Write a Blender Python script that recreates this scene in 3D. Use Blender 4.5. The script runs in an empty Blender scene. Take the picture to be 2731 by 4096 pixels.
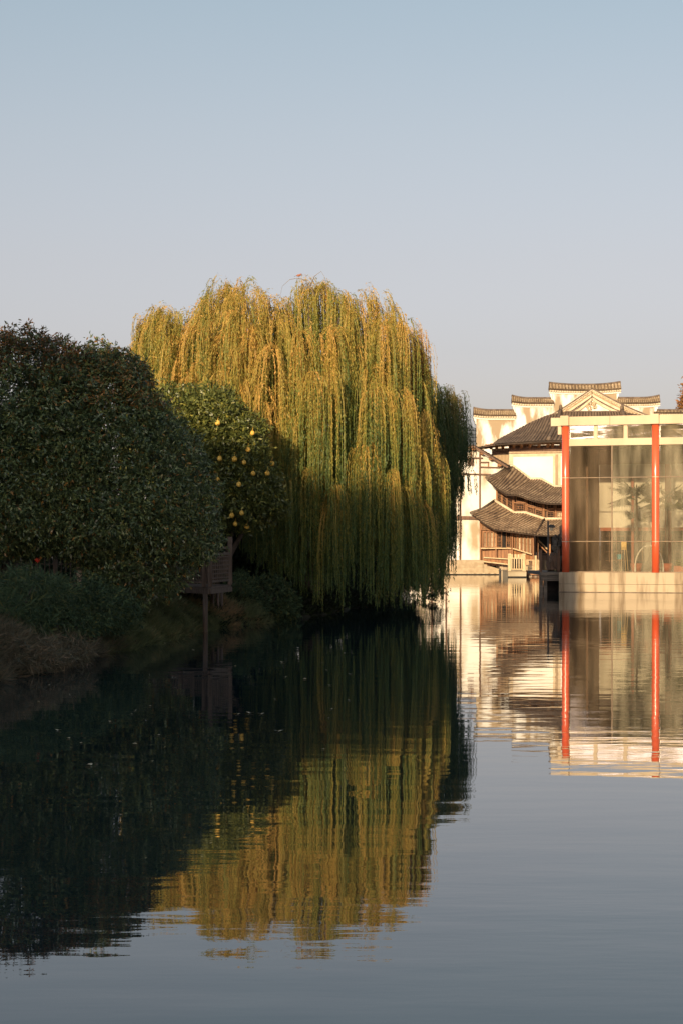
import bpy, math, random
import numpy as np
from mathutils import Vector, Matrix
SC = bpy.context.scene
COL = SC.collection
random.seed(7)
rng = np.random.default_rng(11)
F = 7964.0; CX = 1365.5; HZ = 2180.0; EYE = 2.5
def P(px, py, D):            # a measured direction at a chosen real distance -> metres
    return Vector(((px-CX)*D/F, D, EYE+(HZ-py)*D/F))
def Z(py, D): return EYE+(HZ-py)*D/F
def X(px, D): return (px-CX)*D/F

# ------------------------------------------------------------------ materials
def newmat(name):
    m = bpy.data.materials.new(name); m.use_nodes = True
    nt = m.node_tree; b = nt.nodes['Principled BSDF']
    return m, nt, b
def N(nt, t, **kw):
    n = nt.nodes.new(t)
    for k, v in kw.items(): setattr(n, k, v)
    return n
def ramp(nt, stops):
    r = N(nt, 'ShaderNodeValToRGB'); e = r.color_ramp.elements
    while len(e) < len(stops): e.new(0.5)
    for el, (p, c) in zip(e, stops):
        el.position = p; el.color = (c[0], c[1], c[2], 1)
    return r
def noise_mat(name, c1, c2, scale=2.0, rough=0.7, bump=0.0, stretch=(1,1,1), lo=0.35, hi=0.65, spec=0.4, detail=6, bscale=None, metal=0):
    m, nt, b = newmat(name)
    tc = N(nt, 'ShaderNodeTexCoord'); mp = N(nt, 'ShaderNodeMapping')
    mp.inputs['Scale'].default_value = stretch
    nt.links.new(tc.outputs['Object'], mp.inputs[0])
    n = N(nt, 'ShaderNodeTexNoise'); n.inputs['Scale'].default_value = scale; n.inputs['Detail'].default_value = detail
    nt.links.new(mp.outputs[0], n.inputs[0])
    r = ramp(nt, [(lo, c1), (hi, c2)])
    nt.links.new(n.outputs[0], r.inputs[0]); nt.links.new(r.outputs[0], b.inputs['Base Color'])
    b.inputs['Roughness'].default_value = rough
    b.inputs['Specular IOR Level'].default_value = spec
    b.inputs['Metallic'].default_value = metal
    if bump:
        n2 = N(nt, 'ShaderNodeTexNoise'); n2.inputs['Scale'].default_value = bscale or scale*4; n2.inputs['Detail'].default_value = 5
        nt.links.new(mp.outputs[0], n2.inputs[0])
        bp = N(nt, 'ShaderNodeBump'); bp.inputs['Strength'].default_value = bump; bp.inputs['Distance'].default_value = 0.03
        nt.links.new(n2.outputs[0], bp.inputs['Height']); nt.links.new(bp.outputs[0], b.inputs['Normal'])
    return m
def leaf_mat(name, stops, rough=0.45, spec=0.5, trans=0.3):
    m, nt, b = newmat(name)
    a = N(nt, 'ShaderNodeAttribute'); a.attribute_name = 'tint'
    r = ramp(nt, stops)
    nt.links.new(a.outputs['Fac'], r.inputs[0]); nt.links.new(r.outputs[0], b.inputs['Base Color'])
    b.inputs['Roughness'].default_value = rough; b.inputs['Specular IOR Level'].default_value = spec
    t = N(nt, 'ShaderNodeBsdfTranslucent'); nt.links.new(r.outputs[0], t.inputs[0])
    mx = N(nt, 'ShaderNodeMixShader'); mx.inputs[0].default_value = trans
    out = nt.nodes['Material Output']
    nt.links.new(b.outputs[0], mx.inputs[1]); nt.links.new(t.outputs[0], mx.inputs[2]); nt.links.new(mx.outputs[0], out.inputs[0])
    return m
M = {}
M['willow'] = leaf_mat('willow_leaf', [(0, (.085,.135,.045)), (.3, (.20,.235,.055)), (.6, (.43,.33,.07)), (1, (.68,.39,.11))], .5, .3, .3)
M['willow_shade'] = leaf_mat('shade_tinted_willow_leaf', [(0, (.05,.09,.035)), (.6, (.09,.13,.04)), (1, (.26,.17,.05))], .5, .3, .25)  # darker copy of the willow leaf, its shade put into the colour
M['osman'] = leaf_mat('osmanthus_leaf', [(0, (.03,.055,.028)), (.45, (.125,.175,.075)), (.85, (.27,.29,.09)), (.93, (.32,.14,.04)), (1, (.42,.22,.06))], .33, .6, .12)
M['osman_sun'] = leaf_mat('sun_tinted_osmanthus_leaf', [(0, (.03,.05,.025)), (.4, (.08,.08,.03)), (.6, (.24,.10,.03)), (1, (.36,.16,.05))], .4, .5, .15)  # rust tones stand for low sun on the crown top
M['pomelo_leaf'] = leaf_mat('pomelo_leaf', [(0, (.05,.07,.022)), (.6, (.14,.16,.04)), (1, (.33,.29,.06))], .42, .5, .15)
M['shrub'] = leaf_mat('shrub_leaf', [(0, (.03,.055,.03)), (.6, (.07,.11,.05)), (1, (.15,.15,.05))], .65, .2, .1)
M['brush'] = leaf_mat('dry_brush', [(0, (.07,.09,.06)), (.5, (.15,.13,.08)), (1, (.30,.20,.12))], .6, .3, .1)
M['grass'] = leaf_mat('grass_blade', [(0, (.08,.105,.05)), (.6, (.16,.185,.08)), (1, (.34,.21,.11))], .6, .3, .2)
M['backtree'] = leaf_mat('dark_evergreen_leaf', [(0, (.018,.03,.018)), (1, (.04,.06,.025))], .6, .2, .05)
M['conifer'] = leaf_mat('rust_conifer_leaf', [(0, (.16,.10,.04)), (1, (.42,.17,.05))], .6, .2, .2)
M['palm'] = leaf_mat('palm_leaf', [(0, (.03,.05,.015)), (1, (.09,.11,.03))], .4, .4, .15)
M['bark'] = noise_mat('bark', (.05,.04,.03), (.16,.12,.09), 6, .9, .6, (1,1,.25))
M['barkpale'] = noise_mat('pale_bark', (.16,.13,.10), (.30,.24,.18), 5, .9, .5, (1,1,.4))
M['soil'] = noise_mat('bank_soil', (.02,.024,.014), (.05,.048,.028), 1.2, .95, .8)
M['stone'] = noise_mat('platform_stone', (.34,.27,.18), (.50,.42,.30), .9, .75, .25, (1,1,.35), .3, .7)
M['stone_stain'] = noise_mat('stained_stone', (.20,.135,.075), (.47,.37,.25), 1.3, .7, .2, (1.6,1.6,.2), .36, .54, detail=9)
M['granite'] = noise_mat('granite_block', (.36,.27,.17), (.46,.36,.24), 3, .8, .3)
M['rock'] = noise_mat('rockery_stone', (.07,.055,.045), (.20,.16,.12), 2.2, .9, 1.0)
M['white'] = noise_mat('white_plaster', (.80,.76,.68), (.86,.83,.77), .4, .8, .05)
M['white_house'] = noise_mat('weathered_plaster', (.40,.31,.20), (.80,.77,.70), .5, .85, .1, (1,1,.5), .38, .54)
M['white_wall'] = noise_mat('stained_firewall_plaster', (.36,.27,.17), (.80,.77,.71), .7, .85, .1, (1.5,1,.55), .44, .57, detail=10)
M['cream'] = noise_mat('cream_trim', (.55,.43,.28), (.70,.58,.42), 2, .7, .15)
M['tan'] = noise_mat('tan_boards', (.30,.21,.12), (.42,.31,.2), 2, .7, .15, (3,1,.3))
M['paint'] = noise_mat('cream_beam_paint', (.50,.38,.235), (.60,.47,.31), .7, .45, .05, (1,1,.3))
M['tile'] = noise_mat('grey_brown_roof_tile', (.12,.075,.045), (.40,.27,.16), 3.0, .85, .4)
M['tile_dark'] = noise_mat('dark_roof_tile', (.085,.055,.042), (.21,.14,.095), 2.2, .85, .4)
M['tile_cap'] = noise_mat('weathered_wall_cap_tile', (.15,.10,.065), (.50,.37,.23), 3, .85, .4)
M['ridge'] = noise_mat('ridge_tile', (.10,.07,.05), (.2,.15,.11), 3, .8, .3)
M['wood'] = noise_mat('brown_timber', (.20,.085,.035), (.36,.17,.07), 2.2, .6, .2, (3,3,.3))
M['wood_dark'] = noise_mat('dark_timber', (.09,.045,.025), (.17,.09,.05), 2.5, .6, .2, (3,3,.3))
M['wood_grey'] = noise_mat('weathered_timber', (.10,.068,.048), (.18,.125,.09), 4, .8, .3, (3,3,.4))
M['wood_pale'] = noise_mat('pale_timber', (.50,.36,.2), (.66,.5,.3), 3, .7, .2, (3,3,.4))
M['dock'] = noise_mat('dock_timber', (.12,.10,.08), (.22,.18,.14), 3, .8, .3, (.4,1,3))
M['red'] = noise_mat('red_lacquer', (.64,.095,.035), (.71,.13,.05), 1.0, .24, 0, (1,1,.3), spec=.9)
M['redbrown'] = noise_mat('interior_red_timber', (.32,.08,.04), (.42,.12,.06), 1.0, .5, 0)
M['iron'] = noise_mat('dark_metal', (.02,.02,.022), (.05,.05,.05), 5, .5, .1)
M['mull'] = noise_mat('bronze_mullion', (.16,.10,.06), (.26,.18,.10), 5, .45, 0)
M['dark'] = noise_mat('near_black', (.012,.010,.009), (.03,.024,.02), 2, .9, 0)  # near-black for dark walls and stains, and for shade set in openings
M['paper'] = noise_mat('pale_window_paper', (.55,.44,.28), (.72,.6,.42), 1.5, .8, 0)
M['partition'] = noise_mat('brown_partition_panel', (.14,.085,.05), (.26,.17,.11), 1.2, .6, .1, (5,5,.15))
M['greywall'] = noise_mat('interior_grey_wall', (.60,.58,.50), (.78,.75,.66), .35, .8, 0)
M['floor'] = noise_mat('interior_floor', (.25,.2,.15), (.36,.3,.22), 1, .5, 0)
M['bluegrey'] = noise_mat('blue_grey_roof', (.05,.065,.09), (.09,.11,.15), 1, .7, .1)
M['pomelo'] = noise_mat('pomelo_skin', (.74,.41,.06), (.88,.56,.12), 4, .45, .1)
M['flower'] = noise_mat('red_petal', (.6,.04,.02), (.8,.10,.04), 6, .6, 0)
M['bird'] = noise_mat('bird_feathers', (.28,.10,.06), (.38,.16,.10), 30, .8, 0)
M['birdgrey'] = noise_mat('bird_grey_feathers', (.10,.10,.11), (.18,.17,.18), 30, .8, 0)
M['leaffloat'] = noise_mat('fallen_leaf', (.45,.34,.16), (.68,.60,.40), 8, .6, 0)
M['yellow'] = noise_mat('yellow_board', (.75,.42,.06), (.8,.5,.1), 3, .5, 0)
M['blue'] = noise_mat('blue_plastic', (.06,.30,.38), (.08,.36,.44), 3, .4, 0)
M['whitemetal'] = noise_mat('white_rope', (.7,.66,.58), (.82,.78,.7), 20, .6, .3)

def tile_mat(name, c0, c1, c2):
    m, nt, b = newmat(name)
    a = N(nt, 'ShaderNodeAttribute'); a.attribute_name = 'tint'
    tc = N(nt, 'ShaderNodeTexCoord'); n = N(nt, 'ShaderNodeTexNoise'); n.inputs['Scale'].default_value = .9; n.inputs['Detail'].default_value = 8
    nt.links.new(tc.outputs['Object'], n.inputs[0])
    ad = N(nt, 'ShaderNodeMath', operation='MULTIPLY_ADD'); nt.links.new(n.outputs[0], ad.inputs[0]); ad.inputs[1].default_value = .8; ad.inputs[2].default_value = -.4
    a2 = N(nt, 'ShaderNodeMath', operation='ADD'); nt.links.new(a.outputs['Fac'], a2.inputs[0]); nt.links.new(ad.outputs[0], a2.inputs[1])
    r = ramp(nt, [(0, c0), (.5, c1), (1, c2)]); nt.links.new(a2.outputs[0], r.inputs[0]); nt.links.new(r.outputs[0], b.inputs['Base Color'])
    b.inputs['Roughness'].default_value = .85; return m
M['tile'] = tile_mat('grey_brown_roof_tile', (.05,.03,.02), (.23,.15,.09), (.52,.38,.24))
M['tile_dark'] = tile_mat('dark_roof_tile', (.04,.027,.02), (.13,.088,.06), (.26,.19,.13))
M['tile_cap'] = tile_mat('weathered_wall_cap_tile', (.07,.045,.03), (.27,.19,.11), (.52,.40,.26))  # lighter brown tile for the fire wall caps
def glass(name, refl, dust, dustcol, rough=.015):
    m = bpy.data.materials.new(name); m.use_nodes = True; nt = m.node_tree; nt.nodes.clear()
    out = N(nt, 'ShaderNodeOutputMaterial')
    tr = N(nt, 'ShaderNodeBsdfTransparent'); tr.inputs[0].default_value = (.93,.90,.82,1)
    gl = N(nt, 'ShaderNodeBsdfGlossy'); gl.inputs['Roughness'].default_value = rough; gl.inputs[0].default_value = (.95,.93,.88,1)
    df = N(nt, 'ShaderNodeBsdfDiffuse'); df.inputs[0].default_value = (*dustcol, 1)
    tc = N(nt, 'ShaderNodeTexCoord'); mp = N(nt, 'ShaderNodeMapping'); mp.inputs['Scale'].default_value = (1.5,1.5,.25)
    nt.links.new(tc.outputs['Object'], mp.inputs[0])
    n = N(nt, 'ShaderNodeTexNoise'); n.inputs['Scale'].default_value = 1.2; n.inputs['Detail'].default_value = 7
    nt.links.new(mp.outputs[0], n.inputs[0])
    mr = N(nt, 'ShaderNodeMapRange'); mr.inputs['From Min'].default_value = .36; mr.inputs['From Max'].default_value = .68
    mr.inputs['To Min'].default_value = dust*.35; mr.inputs['To Max'].default_value = dust*1.6
    nt.links.new(n.outputs[0], mr.inputs[0])
    # gentle waviness of big panes
    n2 = N(nt, 'ShaderNodeTexNoise'); n2.inputs['Scale'].default_value = .6; n2.inputs['Detail'].default_value = 2
    mp2 = N(nt, 'ShaderNodeMapping'); mp2.inputs['Scale'].default_value = (.6,.6,3)
    nt.links.new(tc.outputs['Object'], mp2.inputs[0]); nt.links.new(mp2.outputs[0], n2.inputs[0])
    bp = N(nt, 'ShaderNodeBump'); bp.inputs['Strength'].default_value = .5; bp.inputs['Distance'].default_value = .02
    nt.links.new(n2.outputs[0], bp.inputs['Height']); nt.links.new(bp.outputs[0], gl.inputs['Normal'])
    m1 = N(nt, 'ShaderNodeMixShader'); m2 = N(nt, 'ShaderNodeMixShader'); m1.inputs[0].default_value = refl
    nt.links.new(tr.outputs[0], m1.inputs[1]); nt.links.new(gl.outputs[0], m1.inputs[2])
    nt.links.new(mr.outputs[0], m2.inputs[0]); nt.links.new(m1.outputs[0], m2.inputs[1]); nt.links.new(df.outputs[0], m2.inputs[2])
    nt.links.new(m2.outputs[0], out.inputs[0])
    return m
M['glass'] = glass('dusty_glass', .22, .25, (.60,.52,.35))
M['glass_top'] = glass('clerestory_glass', .62, .22, (.6,.5,.33), .04)
M['glass_brown'] = glass('brown_glass', .16, .22, (.30,.22,.14), .04)  # browner and less reflective than the other panes

def water_mat():
    m, nt, b = newmat('pond_water')
    b.inputs['Base Color'].default_value = (.005,.020,.026,1)
    b.inputs['Roughness'].default_value = .012; b.inputs['IOR'].default_value = 1.37
    tc = N(nt, 'ShaderNodeTexCoord')
    def layer(sx, sy, det, rot=0):
        mp = N(nt, 'ShaderNodeMapping'); mp.inputs['Scale'].default_value = (sx, sy, 1); mp.inputs['Rotation'].default_value = (0,0,rot)
        nt.links.new(tc.outputs['Object'], mp.inputs[0])
        n = N(nt, 'ShaderNodeTexNoise'); n.inputs['Scale'].default_value = 1; n.inputs['Detail'].default_value = det
        nt.links.new(mp.outputs[0], n.inputs[0]); return n
    l1 = layer(.5, 1.15, 1.5, .06); l2 = layer(1.8, 5.0, 2, -.1); l3 = layer(.05, .11, 2)
    mr = N(nt, 'ShaderNodeMapRange'); mr.inputs['From Min'].default_value = .42; mr.inputs['From Max'].default_value = .66
    mr.inputs['To Min'].default_value = .12; mr.inputs['To Max'].default_value = 1.0
    nt.links.new(l3.outputs[0], mr.inputs[0])
    mu = N(nt, 'ShaderNodeMath', operation='MULTIPLY'); nt.links.new(l2.outputs[0], mu.inputs[0]); nt.links.new(mr.outputs[0], mu.inputs[1])
    m2 = N(nt, 'ShaderNodeMath', operation='MULTIPLY'); nt.links.new(mu.outputs[0], m2.inputs[0]); m2.inputs[1].default_value = .30
    ad = N(nt, 'ShaderNodeMath', operation='ADD'); nt.links.new(l1.outputs[0], ad.inputs[0]); nt.links.new(m2.outputs[0], ad.inputs[1])
    bp = N(nt, 'ShaderNodeBump'); bp.inputs['Strength'].default_value = 1.0; bp.inputs['Distance'].default_value = .005
    nt.links.new(ad.outputs[0], bp.inputs['Height']); nt.links.new(bp.outputs[0], b.inputs['Normal'])
    return m
M['water'] = water_mat()

# ------------------------------------------------------------------ builders
def tag(o, label=None, cat=None, group=None, kind=None):
    if label: o['label'] = label
    if cat: o['category'] = cat
    if group: o['group'] = group
    if kind: o['kind'] = kind
    return o
def thing(name, label, cat, loc=(0,0,0), group=None):
    o = bpy.data.objects.new(name, None); COL.objects.link(o); o.location = loc; o.empty_display_size = .3
    return tag(o, label, cat, group)
def link(name, me, mat, parent):
    o = bpy.data.objects.new(name, me); COL.objects.link(o)
    if mat: me.materials.append(M[mat])
    if parent:
        o.parent = parent
        w = Vector(parent.location); q = parent.parent
        while q: w += Vector(q.location); q = q.parent
        o.location = -w           # the mesh itself is written in world metres
    return o
class MB:
    def __init__(s): s.v = []; s.f = []
    def add(s, vs, fs):
        n = len(s.v); s.v += [tuple(v) for v in vs]; s.f += [tuple(i+n for i in f) for f in fs]
    def hexa(s, a, b):      # two quads
        s.add(list(a)+list(b), [(3,2,1,0),(4,5,6,7),(0,1,5,4),(1,2,6,5),(2,3,7,6),(3,0,4,7)])
    def box(s, x0,x1,y0,y1,z0,z1):
        s.hexa([(x0,y0,z0),(x1,y0,z0),(x1,y1,z0),(x0,y1,z0)], [(x0,y0,z1),(x1,y0,z1),(x1,y1,z1),(x0,y1,z1)])
    def bar(s, p0, p1, w, th):   # board in a facade facing -Y
        p0 = Vector(p0); p1 = Vector(p1); d = p1-p0
        if d.length < 1e-6: return
        sd = Vector((d.z, 0, -d.x)).normalized()*(w/2); y = Vector((0,-th,0))
        s.hexa([p0-sd+y, p0+sd+y, p0+sd, p0-sd], [p1-sd+y, p1+sd+y, p1+sd, p1-sd])
    def slab(s, pts, th):        # polygon extruded along +Y
        n = len(pts); a = [Vector(p) for p in pts]; b = [p+Vector((0,th,0)) for p in a]
        s.add(a+b, [tuple(range(n)), tuple(range(2*n-1, n-1, -1))]+[(i, i+n, (i+1)%n+n, (i+1)%n) for i in range(n)])
    def tube(s, pts, rad, n=8, cap=True):
        pts = [Vector(p) for p in pts]
        if not hasattr(rad, '__len__'): rad = [rad]*len(pts)
        base = len(s.v)
        for i, p in enumerate(pts):
            d = (pts[min(i+1, len(pts)-1)]-pts[max(i-1, 0)])
            d = d.normalized() if d.length > 1e-9 else Vector((0,0,1))
            a = d.cross(Vector((0,1,0)) if abs(d.y) < .9 else Vector((1,0,0))).normalized(); b = d.cross(a)
            for k in range(n):
                t = 2*math.pi*k/n; s.v.append(tuple(p+(a*math.cos(t)+b*math.sin(t))*rad[i]))
        for i in range(len(pts)-1):
            for k in range(n):
                q = base+i*n+k; r = base+i*n+(k+1)%n; s.f.append((q, r, r+n, q+n))
        if cap:
            s.f.append(tuple(base+k for k in range(n))[::-1]); e = base+(len(pts)-1)*n; s.f.append(tuple(e+k for k in range(n)))
    def build(s, name, mat, parent=None, smooth=False):
        me = bpy.data.meshes.new(name); me.from_pydata(s.v, [], s.f); me.update()
        if smooth: me.polygons.foreach_set('use_smooth', [True]*len(me.polygons))
        return link(name, me, mat, parent)
def quads(name, V, tint, mat, parent=None):      # V (n,4,3)
    n = len(V); me = bpy.data.meshes.new(name)
    me.vertices.add(n*4); me.vertices.foreach_set('co', np.ascontiguousarray(V, dtype=np.float32).ravel())
    me.loops.add(n*4); me.loops.foreach_set('vertex_index', np.arange(n*4, dtype=np.int32))
    me.polygons.add(n); me.polygons.foreach_set('loop_start', np.arange(0, n*4, 4, dtype=np.int32))
    try: me.polygons.foreach_set('loop_total', np.full(n, 4, dtype=np.int32))
    except Exception: pass
    me.update(calc_edges=True)
    a = me.attributes.new('tint', 'FLOAT', 'FACE'); a.data.foreach_set('value', np.clip(tint, 0, 1).astype(np.float32))
    me.validate()
    return link(name, me, mat, parent)
def unit(a): return a/np.maximum(np.linalg.norm(a, axis=-1, keepdims=True), 1e-9)
def leaves(base, d, L, W, fold=.25, roll=None):
    """diamond leaves: base (n,3), direction d (n,3), length, width"""
    n = len(base); d = unit(d); r = rng.normal(size=(n,3)) if roll is None else roll
    s = unit(np.cross(d, r)); nn = np.cross(d, s)
    L = np.broadcast_to(L, (n,))[:,None]; W = np.broadcast_to(W, (n,))[:,None]
    mid = base+d*L*.45
    return np.stack([base, mid+s*W/2+nn*W*fold, base+d*L-nn*L*.06, mid-s*W/2+nn*W*fold], axis=1)
def fib_dirs(n):
    return unit(rng.normal(size=(n,3)))

# ------------------------------------------------------------------ leaf cloud (ellipsoid lumps covered in sprigs of leaves)
def cloud(lumps, density, per, L, W, droop=.45, spread=.13, layers=(1.0,.93,.84,.7), jit=.07, zmin=None, rough_amp=.10):
    """lumps: (cx,cy,cz,rx,ry,rz); returns leaf quads, tints"""
    Vs = []; Ts = []
    lumps = np.array(lumps, float)
    ph = rng.uniform(0, 6.28, (6,3)); fr = rng.uniform(1.2, 3.2, (6,3))
    for li, (cx,cy,cz,rx,ry,rz) in enumerate(lumps):
        area = 4*math.pi*((rx*ry)**1.6/3+(rx*rz)**1.6/3+(ry*rz)**1.6/3)**(1/1.6)
        for ly, k in enumerate(layers):
            n = int(area*density*k*k*(1 if ly < 2 else .6))
            u = fib_dirs(n)
            bump = np.zeros(n)
            for a in range(6): bump += np.sin((u*fr[a]*2.2+ph[a]).sum(1)*1.7)
            kk = k*(1+rough_amp*bump/3)+rng.normal(0, jit*.4, n)
            p = np.array([cx,cy,cz])+u*np.array([rx,ry,rz])*kk[:,None]
            keep = np.ones(n, bool)
            for lj, q in enumerate(lumps):
                if lj == li: continue
                e = (((p-q[:3])/q[3:])**2).sum(1)
                keep &= e > .72*.72
            if zmin is not None: keep &= p[:,2] > zmin
            p = p[keep]; u2 = unit(u[keep]/np.array([rx,ry,rz])); n = len(p)
            if not n: continue
            # each sprig: a short twig direction with leaves radiating
            tw = unit(u2+rng.normal(0,.45,(n,3))+np.array([0,0,.15]))
            st = rng.uniform(0, 1, n)
            b = np.repeat(p, per, 0); t = np.repeat(tw, per, 0); sp = rng.uniform(-1, 1, (n*per, 1))
            b = b+t*sp*spread+rng.normal(0, spread*.25, (n*per,3))
            d = t*rng.uniform(.1,.8,(n*per,1))+unit(rng.normal(size=(n*per,3)))*.9+np.array([0,0,-droop])
            s = rng.uniform(.65, 1.15, n*per)
            V = leaves(b, d, L*s, W*s)
            Vs.append(V); Ts.append(np.clip(np.repeat(st,per)*.45+rng.uniform(0,.45,n*per)+ (rng.uniform(0,1,n*per) < .06)*.5, 0, 1))
    return np.concatenate(Vs), np.concatenate(Ts)
def tree_trunk(mb, base, tops, r0, rs=.35, n=7):
    base = Vector(base)
    for i, t in enumerate(tops):
        t = Vector(t); pts = []; rr = []
        for k in range(n):
            a = k/(n-1); q = base.lerp(t, a); q.z = base.z+(t.z-base.z)*a**.85
            q += Vector((random.uniform(-.06,.06), random.uniform(-.06,.06), 0))*(0 if k == 0 else 1)
            pts.append(q); rr.append(r0*(1-a)*(1 if i == 0 else .75)+.02+r0*.15*(1-a))
        mb.tube(pts, rr, 8)

# ------------------------------------------------------------------ world, sun, camera
w = bpy.data.worlds.new("World"); SC.world = w; w.use_nodes = True
wn = w.node_tree; bg = wn.nodes['Background']
sky = wn.nodes.new('ShaderNodeTexSky'); sky.sky_type = 'NISHITA'; sky.sun_disc = False
SUN_EL = math.radians(11.0); SUN_AZ = math.radians(15.0)
sky.sun_elevation = SUN_EL; sky.sun_rotation = math.pi+SUN_AZ
sky.air_density = 1.0; sky.dust_density = 1.8; sky.ozone_density = 2.2
hs0 = wn.nodes.new('ShaderNodeHueSaturation'); hs0.inputs['Saturation'].default_value = .5
mxs = wn.nodes.new('ShaderNodeMixRGB'); mxs.blend_type = 'MULTIPLY'; mxs.inputs[0].default_value = 1; wtc = wn.nodes.new('ShaderNodeTexCoord'); wsep = wn.nodes.new('ShaderNodeSeparateXYZ'); wn.links.new(wtc.outputs['Generated'], wsep.inputs[0])
wr = wn.nodes.new('ShaderNodeValToRGB'); wre = wr.color_ramp.elements
while len(wre) < 7: wre.new(.5)
for e_, (p_, c_) in zip(wre, [(0,(.90,.755,.77)),(.09,(.88,.75,.765)),(.14,(.844,.737,.728)),(.20,(.80,.752,.735)),(.262,(.735,.76,.75)),(.5,(.62,.68,.74)),(1,(.50,.58,.66))]): e_.position = p_; e_.color = (*c_,1)
wn.links.new(wsep.outputs['Z'], wr.inputs[0]); wn.links.new(wr.outputs[0], mxs.inputs[2])
wn.links.new(sky.outputs[0], hs0.inputs['Color']); wn.links.new(hs0.outputs[0], mxs.inputs[1]); wn.links.new(mxs.outputs[0], bg.inputs[0]); bg.inputs[1].default_value = 0.15
sl = bpy.data.lights.new('sun', 'SUN'); sl.energy = 5.0; sl.angle = math.radians(.6); sl.color = (1.0, .765, .47)
so = bpy.data.objects.new('sun', sl); COL.objects.link(so)
v = Vector((math.sin(SUN_AZ)*math.cos(SUN_EL), math.cos(SUN_AZ)*math.cos(SUN_EL), -math.sin(SUN_EL)))
so.rotation_euler = v.to_track_quat('-Z', 'Y').to_euler(); so.location = (-30,-60,40)
cam = bpy.data.cameras.new('camera'); co = bpy.data.objects.new('camera', cam); COL.objects.link(co)
co.location = (0,0,EYE); co.rotation_euler = (math.pi/2,0,0)
cam.sensor_fit = 'VERTICAL'; cam.sensor_height = 36; cam.lens = 36*F/4096; cam.shift_y = (HZ-2048)/4096; cam.clip_end = 6000; cam.clip_start = .1
SC.camera = co
SC.view_settings.view_transform = 'Standard'; SC.view_settings.look = 'None'; SC.view_settings.exposure = 0.3; SC.view_settings.gamma = 1

# ------------------------------------------------------------------ water and ground
mb = MB(); mb.add([(-1500,-300,0),(1500,-300,0),(1500,2500,0),(-1500,2500,0)], [(0,1,2,3)])
tag(mb.build('water', 'water'), kind='structure')
shore = [(-60,-7.6),(0,-8.6),(20,-7.6),(30,-6.6),(36.8,-6.3),(39.7,-5.6),(43.8,-5.6),(49.4,-4.9),(55.6,-4.3),(60.7,-3.6),(66.4,-1.7),(72,-.6),(80,.6),(88,1.8),(100,2.3),(130,2.8),(168,3.2),(171,3.3)]
def shore_x(y): return float(np.interp(y, [s[0] for s in shore], [s[1] for s in shore]))
ys = list(np.arange(-60, 30, 6))+list(np.arange(30, 100, .5))+list(np.arange(100, 172, 4))
ds = [-1.2,-.6,-.25,0,.12,.3,.5,.75,1.0,1.4,1.9,2.5,3.5,5,8,14,30,80,300]
hs = [-1.3,-.6,-.25,0,.12,.3,.5,.72,.88,1.02,1.12,1.2,1.25,1.3,1.3,1.35,1.4,1.5,2]
vs = []; fs = []
for y in ys:
    sx = shore_x(y)
    for d, h in zip(ds, hs):
        nz = (.10*math.sin(y*1.7+d*2)+.07*math.sin(y*3.9-d*3)) if h > 0 else 0
        vs.append((sx-d+.15*math.sin(y*2.3), y, h*1.0+nz*min(1, max(h, 0))))
nd = len(ds)
for i in range(len(ys)-1):
    for j in range(nd-1):
        a = i*nd+j; fs.append((a, a+nd, a+nd+1, a+1))
mb = MB(); mb.add(vs, fs); tag(mb.build('bank', 'soil', smooth=True), kind='structure')
mb = MB(); mb.add([(-1500,171.5,1.15),(1500,171.5,1.15),(1500,2500,1.15),(-1500,2500,1.15)], [(0,1,2,3)])
mb.add([(-1500,171.5,-1),(1500,171.5,-1),(1500,171.5,1.15),(-1500,171.5,1.15)], [(0,1,2,3)])
tag(mb.build('ground', 'soil'), kind='structure')

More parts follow.
